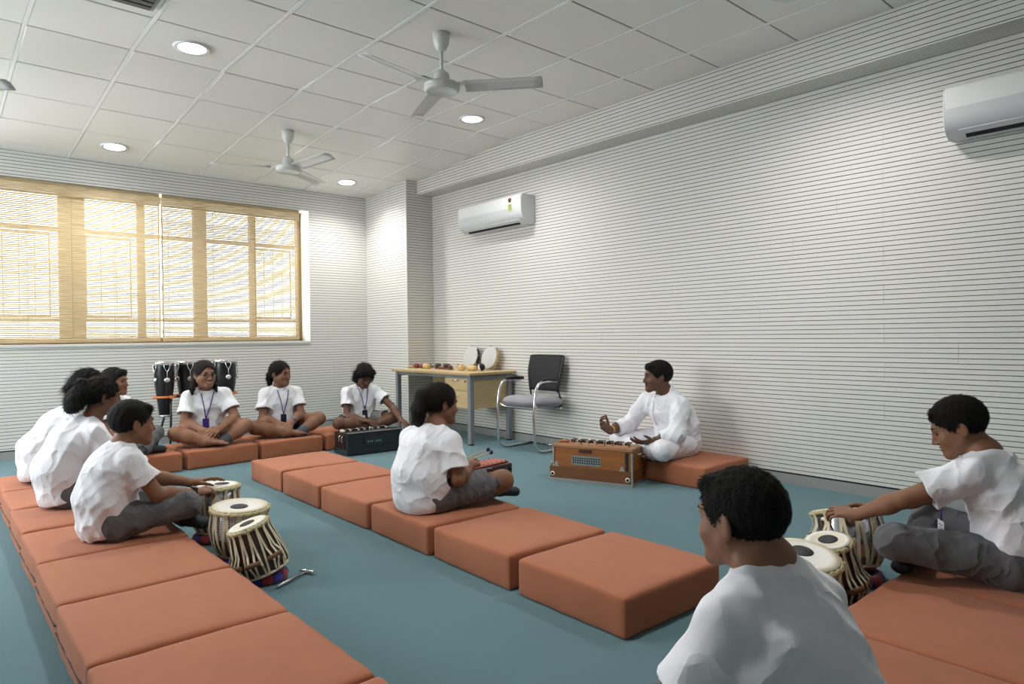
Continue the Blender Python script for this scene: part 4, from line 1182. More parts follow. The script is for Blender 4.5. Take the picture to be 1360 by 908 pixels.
def hand_ops(w, d, n, side, s, curl=.5, spread=.12, thumb=.5):
    """w = wrist, d = finger direction, n = normal out of the back of the hand; side +1 right, -1 left; s = 1 adult"""
    w = np.asarray(w, float); d = nrm(d).astype(float); n = np.asarray(n, float); n = n - d * (n @ d); n = n / np.linalg.norm(n)
    lat = np.cross(n, d) * side           # towards the thumb
    cl = curl if isinstance(curl, (list, tuple)) else [curl] * 4
    o = []
    P = lambda x, y, z: w + (d * x + lat * y + n * z) * s
    ky = (.030, .0105, -.0095, -.028); kx = (.088, .091, .086, .076)
    for i in range(4):
        o.append(('+', .014 * s, cone(P(.004, ky[i] * .55, 0), P(kx[i], ky[i], .002), .0125 * s, .0098 * s)))
    o.append(('+', .014 * s, cone(P(-.02, 0, 0), P(.03, 0, 0), .021 * s, .020 * s, lat, 1.25)))
    L = ((.040, .024, .020), (.044, .027, .021), (.041, .025, .021), (.032, .019, .019))
    for i in range(4):
        a = 0.; p = P(kx[i], ky[i], .002); sp = (1.3, .35, -.45, -1.4)[i] * spread; c = cl[i]
        for j, (l, bend) in enumerate(zip(L[i], (.75, 1.0, .7))):
            a += bend * c
            v = (d * math.cos(sp) + lat * math.sin(sp)) * math.cos(a) - n * math.sin(a)
            q = p + v * l * s
            r0 = (.0088, .0080, .0072)[j] * (1 if i < 3 else .88) * s; r1 = (.0080, .0072, .0058)[j] * (1 if i < 3 else .88) * s
            o.append(('+', .004 * s, cone(p, q, r0, r1))); p = q
    t0 = P(.018, .022, -.006); t1 = t0 + (d * .62 + lat * .72 - n * .22) * .042 * s
    v = d * (.85) + lat * (.5 - .7 * thumb) - n * (.25 + .4 * thumb); v = v / np.linalg.norm(v)
    t2 = t1 + v * .030 * s; t3 = t2 + v * .024 * s
    o.append(('+', .012 * s, cone(P(.012, .012, -.004), t1, .0145 * s, .0110 * s)))
    o.append(('+', .004 * s, cone(t1, t2, .0105 * s, .0090 * s))); o.append(('+', .003 * s, cone(t2, t3, .0090 * s, .0066 * s)))
    return o
def foot_ops(an, toe, s, up=(0, 0, 1)):
    an, toe = np.asarray(an, float), np.asarray(toe, float); d = nrm(toe - an).astype(float); up = np.asarray(up, float); up = up - d * (up @ d); up = up / np.linalg.norm(up); lat = np.cross(up, d)
    o = [('+', .02 * s, cone(an - d * .03 * s - up * .015 * s, an + d * .02 * s, .030 * s, .028 * s)), ('+', .02 * s, cone(an, an + (toe - an) * .72, .030 * s, .022 * s, lat, 1.45))]
    for i in range(5):
        y = (i - 2) * .0165 * s; b = an + (toe - an) * .7 + lat * y; l = (1.0, .98, .93, .87, .80)[i]
        o.append(('+', .008 * s, cone(b, an + (toe - an) * l + lat * y * 1.1, .0105 * s, .008 * s)))
    return o
def sdf_value(ops, p):
    d = np.full(len(p), 9., np.float32)
    for o, k, f in ops:
        e = f(p); d = smin(d, e, k) if o == '+' else (-smin(-d, e, k) if o == '-' else -smin(-d, -e, k))
    return d
def hit(ops, o, d, far=.5):
    """first point where the ray o + t d enters the volume"""
    t = np.linspace(0, far, 260, dtype=np.float32)[:, None]
    p = np.asarray(o, np.float32) + t * np.asarray(d, np.float32)
    v = sdf_value(ops, p); i = np.argmax(v < 0)
    return p[i] if v[i] < 0 else p[-1]
def on_front(ops, pts, lift=.004, d=(0, -1, 0)):
    out = []
    d = nrm(d)
    for x, f, u in pts:
        q = hit(ops, np.array([x, f, u]) - d * .0, d, .6); out.append(tuple(q - d * lift))
    return out
def eye_mesh(s):
    m = MB(); r = .0125 * s; n = 14
    prof = [(r * math.sin(PI * k / n), -r * math.cos(PI * k / n)) for k in range(n + 1)]
    m.lathe(prof, 18, M=Matrix.Rotation(-PI / 2, 4, 'X'), mis=[0] * (n - 5) + [1] * 5)
    return m.mesh('eye', [M_EYE, M_IRIS])
def cap_hair(s, R, c, front=.0, full=1., nape=-.072, lines=(.75, .66, .020)):
    S = lambda *q: [x * s for x in q]
    n = A(0, lines[0], -lines[1]); n = n / np.linalg.norm(n)
    outer = ell(S(0, -.016, .032), S(.0805 * full, .101 * full, .0905 * full))
    fn = isect(outer, plane(n * lines[2] * s, n), plane(S(0, 0, nape), (0, 0, -1)))
    o = [('+', 0, frame(fn, R, c))]
    if front: o.append(('+', .02 * s, frame(cone(S(-.038, .058, .082), S(.040, .060, .081), .024 * s * front, .025 * s * front), R, c)))
    return o
def strands(hm, R, hc, s, o, parent):
    """loose hairs lying over the hair volume, combed away from the crown (or back to the tail)"""
    v, q = hm; r = np.random.RandomState(o['seed'] + 90); n = o.get('nhair', 4500)
    a, b, c, d = (v[q[:, i]] for i in range(4))
    nm = np.cross(c - a, d - b); ar = np.linalg.norm(nm, axis=1); ok = ar > 1e-12
    nm = nm / np.maximum(ar, 1e-12)[:, None]
    idx = r.choice(len(q), n, p=ar / ar.sum())
    w = r.rand(n, 2); P = a[idx] * ((1 - w[:, :1]) * (1 - w[:, 1:])) + b[idx] * (w[:, :1] * (1 - w[:, 1:])) + c[idx] * (w[:, :1] * w[:, 1:]) + d[idx] * ((1 - w[:, :1]) * w[:, 1:]); N = nm[idx]
    long = o['hair'] != 'short'
    if long: fl = (R @ np.array([0, -.14 * s, .0]) + hc) - P
    else: fl = P - (R @ np.array([.012 * s, -.055 * s, .115 * s]) + hc)
    if long: fl[:, 2] -= .06
    T = fl - N * np.einsum('ij,ij->i', fl, N)[:, None]; T /= np.maximum(np.linalg.norm(T, axis=1), 1e-6)[:, None]
    T += r.normal(0, .25 if not o.get('curly') else .6, T.shape); T -= N * np.einsum('ij,ij->i', T, N)[:, None] * .9
    B = np.cross(N, T); B /= np.maximum(np.linalg.norm(B, axis=1), 1e-6)[:, None]
    L = (r.uniform(.022, .05, n) if long else r.uniform(.009, .022, n) * o.get('hl', .75)) * s
    if not long: L *= np.clip(.45 + (P[:, 2] - hc[2] + .05 * s) / (.12 * s), .35, 1.)
    lift = r.uniform(.0008, .0045 if long else .004 * o.get('hl', .75), n)[:, None]; W = (.00075 * r.uniform(.7, 1.4, n))[:, None]; L = L[:, None]
    p0, p1, p2 = P - N * .002, P + T * L * .55 + N * lift, P + T * L + N * lift * (.3 if long else 1.2)
    V = np.stack([p0 - B * W, p0 + B * W, p1 + B * W, p1 - B * W, p2 + B * W * .3, p2 - B * W * .3], 1).reshape(-1, 3)
    k = np.arange(n)[:, None] * 6
    Q = np.concatenate([k + np.array([[0, 1, 2, 3]]), k + np.array([[3, 2, 4, 5]])])
    h = put('hair_strands', mesh_np('hair_strands', [(V, Q)], [o['hairmat']]), parent); h['kind'] = 'stuff'
DEF = dict(shirt=M_SHIRT, trou=M_TROU, legs='trousers', s=.96, girth=1., hs=.88, hb=.0034, hc=.005, female=False, hair='short', hairmat=M_HAIR, sk=(126, 86, 64), curlL=.5, curlR=.5,
           sleeve=.62, seed=1, yaw=0, pitch=0, roll=0, hem=.05, twist=0, wr=1.0)
def person(label, base, th, J, **kw):
    o = dict(DEF); o.update(kw); s, g, hs = o['s'], o['girth'], o['hs']
    V = {k: A(*v) for k, v in J.items()}
    M_SK = skin('skin_%d_%d_%d' % o['sk'], o['sk'])
    R = euler_R(o['yaw'], o['pitch'], o['roll']); hc = V['head']
    V.setdefault('pelvis', A(0, -.06, .09)); V.setdefault('hipR', V['pelvis'] + A(.085, .03, 0)); V.setdefault('hipL', V['pelvis'] + A(-.085, .03, 0))
    V.setdefault('waist', (V['pelvis'] * .62 + V['neck'] * .38) + A(0, -.035, 0)); V.setdefault('chest', (V['pelvis'] * .3 + V['neck'] * .7) + A(0, -.02, 0))
    lat = nrm(V['shR'] - V['shL'])
    # ---- body
    hops, lips = head_ops(s, R, hc, o['female'], o.get('chubby', 0.))
    for x in (-1, 1):
        e = [x * .031 * s, .0705 * s, .001 * s]
        hops.append(('+', .003, frame(isect(ell(e, [.0146 * s] * 3), plane([0, 0, .0036 * s], (0, .25, -1))), R, hc)))
        hops.append(('+', .003, frame(isect(ell(e, [.0140 * s] * 3), plane([0, 0, -.0052 * s], (0, .2, 1))), R, hc)))
    nk = R @ np.array([0, -.022 * s, -.055 * s]) + hc
    ops = list(hops)
    ops.append(('+', .03 * s, cone(nk, V['neck'], .045 * s * g, .049 * s * g)))
    ops.append(('+', .03, cone(V['neck'], V['chest'], .05 * g, .06 * g, lat, 1.5)))
    ops.append(('+', .03, cone(V['chest'], V['pelvis'], .06 * g, .07 * g, lat, 1.3)))
    for q in 'LR':
        sh, el, wr = V['sh' + q], V['el' + q], V['wr' + q]
        ops.append(('+', .03, cone(V['neck'] + A(0, 0, -.03), sh, .04 * g, .040 * g)))
        ops.append(('+', .02, cone(sh, el, .041 * g * hs / .88, .034 * g * hs / .88)))
        ops.append(('+', .012, cone(el, el + (wr - el) * .35, .034 * g * hs / .88, .034 * g * hs / .88)))
        ops.append(('+', .02, cone(el + (wr - el) * .3, wr, .034 * g * hs / .88, .0215 * hs / .88, np.cross(wr - el, V.get('hn' + q, A(0, 0, 1))), 1.15)))
        hd = V.get('hd' + q); hd = (wr - el) if hd is None else hd
        ops += hand_ops(wr, hd, V.get('hn' + q, A(0, 0, 1)), 1 if q == 'R' else -1, hs, o['curl' + q], o.get('spread', .12), o.get('thumb', .5))
        hip, kn, an = V['hip' + q], V['kn' + q], V['an' + q]
        bare = o['legs'] != 'trousers'
        k_ = 1. if bare else .55
        ops.append(('+', .04, cone(hip, kn, .080 * g * k_, .056 * g * k_)))
        ops.append(('+', .03, cone(kn, kn + (an - kn) * .4, .054 * g * k_, .054 * g * k_)))
        ops.append(('+', .03, cone(kn + (an - kn) * .35, an, .052 * g * k_, .033 * k_ * g)))
        ops += foot_ops(an, V['to' + q], hs, V.get('fu' + q, A(0, 0, 1)))
    body = sdf_mesh(ops, o['hb'])
    lip = tuple(int(c * q) for c, q in zip(o['sk'], (.94, .80, .84)))
    me = mesh_np('person', [body], [M_SK, mat('lip_%d_%d_%d' % lip, lip, .5)], lips)
    p = put('person', me, None, (base[0], base[1], base[2] if len(base) > 2 else CH), (0, 0, math.radians(th - 90)))
    tag(p, label, 'person')
    # ---- eyes and brows
    em = eye_mesh(s)
    E4 = Matrix([list(R[i]) + [0] for i in range(3)] + [[0, 0, 0, 1]])
    gz = o.get('gaze', (0, 0))
    for x in (-1, 1):
        c = R @ np.array([x * .031 * s, .0705 * s, .001 * s]) + hc
        e = put('eye', em, p); e.matrix_local = Matrix.Translation(c) @ E4 @ Matrix.Rotation(math.radians(gz[0]), 4, 'Z') @ Matrix.Rotation(math.radians(gz[1]), 4, 'X')
        pts = []
        for k in range(5):
            u = k / 4; l = np.array([x * (.013 + .036 * u) * s, .14 * s, (.0205 + .006 * math.sin(PI * u * .8)) * s])
            pts.append(hit(hops, R @ l + hc, R @ np.array([0, -1., 0]), .14 * s))
        m = MB(); m.tube([Vector(q) for q in pts], [.0022 * s, .0034 * s, .0034 * s, .0028 * s, .0012 * s], 6); m.build('eyebrow', o['hairmat'], p)
    if o.get('moustache'):
        pts = [hit(hops, R @ np.array([x * s, .14 * s, (-.0475 - .012 * (abs(x) / .026) ** 2) * s]) + hc, R @ np.array([0, -1., 0]), .14 * s) for x in (-.027, -.016, -.006, .006, .016, .027)]
        m = MB(); m.tube([Vector(q) for q in pts], [.0025 * s, .0055 * s, .0052 * s, .0052 * s, .0055 * s, .0025 * s], 8); m.build('moustache', o['hairmat'], p)
    if o.get('smile'):
        pts = [hit(hops, R @ np.array([x * s, .14 * s, (-.0645 + .007 * (x / .02) ** 2) * s]) + hc, R @ np.array([0, -1., 0]), .14 * s) for x in (-.02, -.012, 0, .012, .02)]
        m = MB(); m.tube([Vector(q) for q in pts], [.0015 * s, .0032 * s, .0038 * s, .0032 * s, .0015 * s], 6); m.build('teeth', mat('teeth', (228, 222, 210), .3), p)
    # ---- hair
    ho = []
    if o['hair'] == 'short': ho = cap_hair(s, R, hc, o.get('front', .9), o.get('full', 1.02))
    else:
        ho = cap_hair(s, R, hc, 0, o.get('full', 1.04), o.get('nape', -.055), (.70, .71, .05))
        ho.append(('-', .012 * s, frame(ell([0, .088 * s, -.018 * s], [.060 * s, .080 * s, .088 * s]), R, hc)))
    for (kind, a, b, ra, rb) in o.get('tail', ()):
        a = R @ (np.array(a) * s) + hc if kind == 'h' else np.array(a); b = R @ (np.array(b) * s) + hc if kind in 'hm' else np.array(b)
        ho.append(('+', .018, cone(a, b, ra * s, rb * s)))
    hm = sdf_mesh(ho, .0042, hair_noise(o['seed'], o.get('curly', False)), .0045 if o.get('curly') else .0013)
    hobj = put('hair', mesh_np('hair', [hm], [o['hairmat']]), p)
    strands(hm, R, hc, s, o, hobj)
    # ---- shirt
    so = []
    pv, wa, cs, ne = V['pelvis'], V['waist'], V['chest'], V['neck']
    rp, rw, rc = .110 * g * o.get('loose', 1.), .106 * g * o.get('loose', 1.), .108 * g
    so.append(('+', 0, cone(pv + A(0, -.005, -.02), wa, rp, rw, lat, 1.36)))
    so.append(('+', .06, cone(wa, cs, rw, rc, lat, 1.34)))
    so.append(('+', .07, cone(pv + A(0, .05, .0), wa + A(0, .045, 0), .108 * g, .095 * g, lat, 1.34)))
    so.append(('+', .06, cone(cs, ne + (cs - ne) * .35, rc, .072 * g, lat, 1.4)))
    so.append(('+', .05, cone(V['shL'], V['shR'], .044 * g, .044 * g)))
    tri = []
    for q in 'LR':
        so.append(('+', .04, cone(ne + A(0, 0, -.015), V['sh' + q], .042 * g, .042 * g)))
    for q in 'LR':
        sh, el, wr = V['sh' + q], V['el' + q], V['wr' + q]
        if o['sleeve'] < 1.2:
            cu = sh + (el - sh) * o['sleeve']; d = nrm(cu - sh)
            so.append(('+', .035, isect(cone(sh, sh + (el - sh) * (o['sleeve'] + .3), .046 * g, .084 * g), plane(cu, d))))
            so.append(('-', .002, cone(cu - d * .012, cu + d * .05, .050 * g, .060 * g)))
        else:
            cu = el + (wr - el) * (o['sleeve'] - 1); d = nrm(wr - el)
            so.append(('+', .035, cone(sh, el, .060 * g, .056 * g))); so.append(('+', .03, isect(cone(el, el + (wr - el) * 1.2, .055 * g, .045 * g), plane(cu, d))))
            so.append(('-', .002, cone(cu - d * .015, cu + d * .05, .034 * g, .034 * g)))
    up = nrm(hc - ne)
    if o.get('collar'):
        so.append(('+', .006, isect(cone(ne - up * .02, ne + up * .09, .068 * s * g, .062 * s * g), plane(ne + up * .058, up + A(0, .35, 0)))))
        so.append(('-', .003, cone(ne + up * .03, ne + up * .14, .054 * s * g, .060 * s * g)))
        so.append(('-', .004, cone(ne + A(0, .075, .02), ne + A(0, .07, -.045), .012, .006)))
    else:
        so.append(('-', .008, ell(ne + up * .048 + A(0, .018, 0), (.060 * s * g, .062 * s * g, .034))))
        if o.get('vneck'): so.append(('-', .01, cone(ne + A(0, .08, .0), ne + A(0, .095, -.09), .035, .012)))
    for (a, b, ra, rb) in o.get('tails', ()): so.append(('+', .03, cone(a, b, ra, rb, lat, 1.8)))
    if o['hem'] is not None: so.append(('&', .006, plane((0, 0, o['hem']), o.get('hemn', (0, .28, -1)))))
    base_so = so
    put('shirt', mesh_np('shirt', [sdf_mesh(so, o['hc'], fold_noise(o['seed']), .0072 * o['wr'])], [o['shirt']]), p)
    # ---- legwear
    lo = []; lg = o['legs']
    lo.append(('+', 0, cone(V['hipL'], V['hipR'], .092 * g, .092 * g)))
    lo.append(('+', .04, cone(pv, wa + (pv - wa) * .5, .092 * g, .095 * g, lat, 1.3)))
    for q in 'LR':
        hip, kn, an = V['hip' + q], V['kn' + q], V['an' + q]
        if lg == 'trousers':
            lo.append(('+', .04, cone(hip, kn, .088 * g, .060 * g))); d = nrm(an - kn)
            lo.append(('+', .03, isect(cone(kn, an + d * .05, .060 * g, .050 * g), plane(an - d * .005, d)))); lo.append(('-', .002, cone(an - d * .03, an + d * .04, .04, .043)))
        else:
            t = o.get('short', .55); c = hip + (kn - hip) * t; d = nrm(kn - hip)
            lo.append(('+', .04, isect(cone(hip, kn, .090 * g, .080 * g), plane(c, d)))); lo.append(('-', .003, cone(c - d * .02, c + d * .06, .078 * g, .072 * g)))
    put('trousers' if lg == 'trousers' else 'shorts', mesh_np('legwear', [sdf_mesh(lo, o['hc'], fold_noise(o['seed'] + 50, 1.0), .0085)], [o['trou']]), p)
    for q, kind in o.get('socks', {}).items():
        kn, an, to = V['kn' + q], V['an' + q], V['to' + q]; d = nrm(an - kn)
        if kind == 'sock':
            sk_ = [('+', 0, f) for _, _, f in foot_ops(an, to, hs * 1.1)[:2]] + [('+', .02, cone(an + (to - an) * .6, an + (to - an) * .92, .030 * hs, .026 * hs, np.cross(to - an, A(0, 0, 1)), 1.5)),
                   ('+', .02, isect(cone(an - d * .12, an, .052 * g, .040 * g), plane(an - d * .085, -d)))]
        else:
            sk_ = [('+', 0, cone(an - d * .01, an + (to - an) * .2, .042 * hs, .038 * hs)), ('+', .02, cone(an, an + (to - an) * .95, .038 * hs, .032 * hs, np.cross(to - an, A(0, 0, 1)), 1.4))]
        put(kind, mesh_np(kind, [sdf_mesh(sk_, .005)], [M_SOCK if kind == 'sock' else M_SHOE]), p)
    # ---- lanyard
    if o.get('lanyard'):
        cx, cu_ = o['lanyard']; m = MB()
        for x in (-1, 1):
            st = ne + lat * x * .055 * g + A(0, .0, .012)
            pts = [tuple(ne + A(0, -.055, .02) + lat * x * .02), tuple(ne + lat * x * .056 * g + A(0, -.03, .022)), tuple(st + A(0, .02, .008))]
            raw = [(float(st[0] * (1 - t) + cx * t), .55, float(st[2] * (1 - t) + cu_ * t)) for t in (.12, .25, .4, .55, .7, .85, 1)]
            pts += on_front(base_so, raw, .005)
            mm = [Vector(q) for q in pts]
            m.tube(mm, .0045, 6, flat=.4)
        ly = m.build('lanyard', M_LANY, p); ly['kind'] = 'stuff' if False else 'part'
        del ly['kind']
        e = Vector(mm[-1]); cm = MB(); cm.box(e.x - .027, e.x + .027, e.y - .002, e.y + .003, e.z - .085, e.z); cd = cm.build('id_card', o.get('cardmat', M_LANY), p, bevel=.002)
    if o.get('placket'):
        raw = [(float(ne[0]), .55, float(ne[2]) - .05 - .035 * k) for k in range(6)]
        pts = on_front(base_so, raw, .001); m = MB()
        m.tube([Vector(q) for q in pts], .016, 8, flat=.18); pk = m.build('placket', o['shirt'], p)
        for q in pts[1::2]:
            m = MB(); m.lathe([(0, 0), (.005, 0), (.005, .002), (0, .003)], 10, M=Matrix.Translation((q[0], q[1] + .003, q[2])) @ Matrix.Rotation(-PI / 2, 4, 'X')); m.build('button', M_IVORY, pk)
    if o.get('tagcard'):
        loc, rot = o['tagcard']; m = MB(); m.box(-.028, .028, -.0012, .0012, -.085, 0); cd = m.build('id_card', M_CARD, p, loc, rot, bevel=.001)
        for k in range(5): m = MB(); m.box(-.02, .02 - .006 * (k % 3), .0012, .0016, -.02 - k * .012, -.015 - k * .012); m.build('print_line', M_INK, cd)
        for k in range(5): m = MB(); m.box(-.02, .02 - .006 * (k % 3), -.0016, -.0012, -.02 - k * .012, -.015 - k * .012); m.build('print_line', M_INK, cd)
        m = MB(); m.tube([(0, 0, 0), (-.004, 0, .02), (-.012, .005, .05)], .003, 6); m.build('clip_strap', M_LANY, cd)
    for q in o.get('watch', ''):
        el, wr = V['el' + q], V['wr' + q]; d = nrm(wr - el); c = wr - d * .022; n = V.get('hn' + q, A(0, 0, 1)); n = nrm(n - d * (n @ d)); l = np.cross(d, n)
        m = MB(); K = 24; r = .0255 * hs / .88
        m.tube([tuple(c + (l * math.cos(2 * PI * k / K) * 1.12 + n * math.sin(2 * PI * k / K)) * r) for k in range(K)], .0045, 8, closed=True); m.box(-.001, .001, -.001, .001, -.001, .001, M=Matrix.Translation(c))
        w = m.build('wristwatch', o.get('watchmat', M_WATCH), p)
        m = MB(); Q = Matrix((list(d), list(l), list(n))).transposed().to_4x4(); m.lathe([(0, 0), (.017, 0), (.018, .004), (.016, .009), (0, .009)], 20, M=Matrix.Translation(c + n * r * .92) @ Q); m.build('watch_case', o.get('watchmat', M_WATCH), w)
    for q in o.get('bracelet', ''):
        el, wr = V['el' + q], V['wr' + q]; d = nrm(wr - el); c = wr - d * .03; n = nrm(np.cross(d, A(0, 0, 1))); l = np.cross(d, n); m = MB()
        for k in (-1, 0, 1): m.tube([tuple(c + d * .006 * k + (l * math.cos(2 * PI * i / 20) + n * math.sin(2 * PI * i / 20)) * .0295) for i in range(20)], .0035, 6, closed=True)
        m.build('thread_bracelet', M_GOLD, p)
    if o.get('glasses'):
        m = MB()
        for x in (-1, 1):
            m.tube([tuple(R @ (np.array([x * .031 + .021 * math.cos(2 * PI * k / 20), .096, -.001 + .0165 * math.sin(2 * PI * k / 20)]) * s) + hc) for k in range(20)], .0018 * s, 6, closed=True)
            m.tube([tuple(R @ (np.array(q) * s) + hc) for q in ((x * .052, .095, .004), (x * .078, .07, .004), (x * .084, .0, .004))], .0018 * s, 6)
        m.tube([tuple(R @ (np.array(q) * s) + hc) for q in ((-.011, .097, .001), (0, .099, .004), (.011, .097, .001))], .0018 * s, 6)
        m.build('glasses', M_BLACKP, p)
    return p, V, base_so, hops
XL_ = dict(anR=(.05, .32, .06), anL=(-.05, .28, .04), toR=(-.13, .36, .035), toL=(.14, .26, .03))
XS_ = dict(anR=(.05, .25, .06), anL=(-.05, .22, .04), toR=(-.12, .27, .035), toL=(.14, .21, .03))
# boy with the watch playing the bass tabla (left row)
person('boy in white shirt with black wristwatch, playing the tabla in the left row', (.74, 3.75), 4,
    dict(head=(0, .058, .535), neck=(0, .0, .425), shR=(.140, .005, .375), shL=(-.135, .03, .39), elR=(.185, .105, .205), elL=(-.16, .17, .235), wrR=(.075, .325, .158), wrL=(-.07, .365, .183),
         hdR=(-.3, 1, .02), hdL=(.05, 1, .12), hnR=(.35, .1, 1), hnL=(-.15, -.1, 1), pelvis=(0, -.075, .085), waist=(0, -.085, .19), chest=(0, -.035, .32),
         knR=(.20, .235, .135), knL=(-.26, .24, .12), anR=(-.05, .28, .045), anL=(.10, .27, .045), toR=(-.19, .28, .025), toL=(.18, .33, .02)),
    yaw=4, pitch=4, curlR=.75, curlL=.28, watch='R', seed=3, girth=1., socks=dict(L='shoe', R='shoe'), tagcard=((.135, .02, .12), (0, .25, 1.35)), sk=(132, 92, 68), front=.65)
# curly-haired girl, left row
person('girl with thick curly hair tied back, second in the left row, seen from the side', (.70, 4.62), 0,
    dict(head=(0, .126, .612), neck=(0, .06, .475), shR=(.150, .06, .415), shL=(-.15, .07, .42), elR=(.185, .15, .21), elL=(-.19, .16, .22), wrR=(.08, .33, .13), wrL=(-.05, .35, .13),
         pelvis=(0, -.08, .095), waist=(0, -.105, .22), chest=(0, -.02, .36), knR=(.27, .22, .13), knL=(-.27, .22, .13), **XL_),
    yaw=6, pitch=8, female=True, hair='long', curly=True, hairmat=M_HAIR, seed=5, girth=1.1, sk=(118, 80, 60), hem=.07,
    tail=(('h', (0, -.085, .045), (0, -.115, .03), .045, .05), ('h', (0, -.125, .01), (0, -.155, -.03), .05, .048), ('h', (.02, -.15, -.03), (.02, -.165, -.075), .045, .036), ('h', (-.02, -.14, -.02), (-.03, -.15, -.07), .045, .035), ('h', (.0, -.12, .04), (.0, -.13, .075), .03, .03)))
# girl in navy behind her
person('girl in navy bottoms at the far end of the left row, mostly hidden', (.72, 5.52), 0,
    dict(head=(0, .19, .628), neck=(0, .09, .475), shR=(.145, .085, .42), shL=(-.145, .09, .42), elR=(.18, .2, .22), elL=(-.18, .2, .22), wrR=(.07, .36, .13), wrL=(-.05, .36, .13),
         pelvis=(0, -.12, .095), waist=(0, -.12, .22), chest=(0, .0, .36), knR=(.26, .2, .13), knL=(-.26, .2, .13), **XL_),
    yaw=0, pitch=10, female=True, hair='long', curly=True, seed=6, girth=1., trou=M_NAVYC, hem=.075, hb=.0042, sk=(118, 80, 60), tail=(('h', (0, -.085, .03), (0, -.125, -.03), .04, .035),))
# boy in long grey trousers, far row left
person('boy in long grey trousers at the left end of the far row, looking right', (1.20, 6.41), -55,
    dict(head=(0, .049, .603), neck=(0, .0, .47), shR=(.145, .0, .415), shL=(-.145, .01, .415), elR=(.17, .12, .2), elL=(-.17, .12, .2), wrR=(.03, .27, .13), wrL=(-.03, .28, .12),
         pelvis=(0, -.06, .09), knR=(.26, .22, .14), knL=(-.2, .26, .16), anR=(-.05, .32, .05), anL=(.05, .34, .05), toR=(-.17, .36, .03), toL=(.15, .40, .03)),
    yaw=16, pitch=0, seed=8, hb=.004, socks=dict(L='shoe', R='shoe'), sk=(128, 88, 66), full=1.04)
# girl with glasses
person('smiling girl with glasses and purple lanyard, cross-legged in the far row', (1.985, 6.50), -96,
    dict(head=(.035, .115, .628), neck=(.012, .035, .480), shR=(.160, .03, .425), shL=(-.150, .03, .440), elR=(.205, .11, .215), elL=(-.215, .13, .235), wrR=(.085, .27, .15), wrL=(-.06, .285, .165),
         hdR=(-.8, .5, -.35), hdL=(.85, .45, -.35), hnR=(.1, .7, .7), hnL=(.1, .75, .65), pelvis=(.01, -.06, .10), waist=(.01, -.06, .23), chest=(.01, .0, .37),
         knR=(.295, .225, .135), knL=(-.285, .20, .155), anR=(.07, .32, .06), anL=(-.055, .29, .035), toR=(-.10, .375, .035), toL=(.13, .27, .03)),
    yaw=14, pitch=2, female=True, hair='long', glasses=True, smile=True, s=1.03, hs=.95, girth=1.08, legs='shorts', short=.35, trou=M_NAVYC, lanyard=(.03, .235), seed=9, hem=.11, sk=(136, 96, 74), hairmat=M_HAIR2, chubby=.3, curlR=.6, curlL=.5, socks=dict(L='sock'), sleeve=.66,
    tail=(('h', (0, -.08, .06), (0, -.10, .03), .05, .05), ('h', (.05, -.06, -.0), (.095, -.03, -.12), .026, .02), ('h', (.095, -.03, -.12), (.10, -.02, -.165), .02, .010), ('h', (-.055, -.05, -.0), (-.088, .0, -.10), .024, .02), ('h', (-.088, .0, -.10), (-.095, .02, -.15), .02, .010), ('h', (0, -.1, 0), (0, -.11, -.1), .05, .035)))
# girl with the blue watch
person('girl with low ponytail and blue watch, cross-legged in the far row, looking right', (2.70, 6.53), -94,
    dict(head=(.03, .06, .600), neck=(.02, .02, .455), shR=(.165, .0, .405), shL=(-.140, .0, .405), elR=(.215, .09, .19), elL=(-.150, .10, .205), wrR=(.095, .24, .13), wrL=(-.01, .25, .145),
         hdR=(-.6, .6, -.6), hdL=(.65, .6, -.55), hnR=(.1, .8, .5), hnL=(.1, .8, .5), pelvis=(.01, -.06, .10), waist=(.01, -.065, .22), chest=(.015, -.01, .35),
         knR=(.325, .21, .115), knL=(-.295, .20, .15), anR=(.05, .29, .055), anL=(-.06, .28, .035), toR=(-.12, .30, .035), toL=(.12, .26, .03)),
    yaw=30, pitch=3, female=True, hair='long', s=1.0, hs=.93, girth=1.08, legs='shorts', short=.45, trou=M_NAVYC, lanyard=(.02, .21), seed=12, hem=.10, sk=(128, 90, 68), curlR=.45, curlL=.4, socks=dict(L='sock'), watch='L', watchmat=mat('blue_watch', (60, 90, 110), .4), sleeve=.66, cardmat=M_NAVYC,
    tail=(('h', (0, -.085, .02), (.01, -.115, -.02), .042, .034), ('h', (.01, -.115, -.02), (.02, -.115, -.11), .034, .022)))
# girl with the black harmonium
person('girl with short curly hair bent over the black harmonium', (3.46, 6.35), -98,
    dict(head=(.0, .125, .555), neck=(.005, .02, .435), shR=(.155, .02, .385), shL=(-.150, .03, .385), elR=(.190, .12, .165), elL=(-.255, .20, .235), wrR=(.075, .29, .12), wrL=(-.275, .40, .105),
         hdR=(-.6, .75, -.1), hdL=(-.1, 1, -.25), hnR=(0, .2, 1), hnL=(-.1, .3, 1), pelvis=(.0, -.06, .09), waist=(0, -.065, .21), chest=(0, -.015, .33),
         knR=(.31, .22, .10), knL=(-.27, .22, .115), **XS_),
    yaw=2, pitch=34, female=True, hair='long', curly=True, s=.97, hs=.9, girth=1., legs='shorts', short=.8, trou=mat('grey_skirt_cloth', (120, 118, 116), .9, bump=(60, .3, 4)), lanyard=(-.01, .20), seed=14, hem=.09, sk=(100, 68, 52), curlR=.35, curlL=.4, full=1.06, vneck=True, sleeve=.6, cardmat=M_NAVYC,
    tail=(('h', (.06, -.04, .0), (.085, -.01, -.05), .04, .035), ('h', (-.06, -.04, .0), (-.085, -.01, -.05), .04, .035), ('h', (0, -.09, .02), (0, -.10, -.05), .05, .045), ('h', (.05, .05, .07), (-.05, .05, .07), .035, .035)))
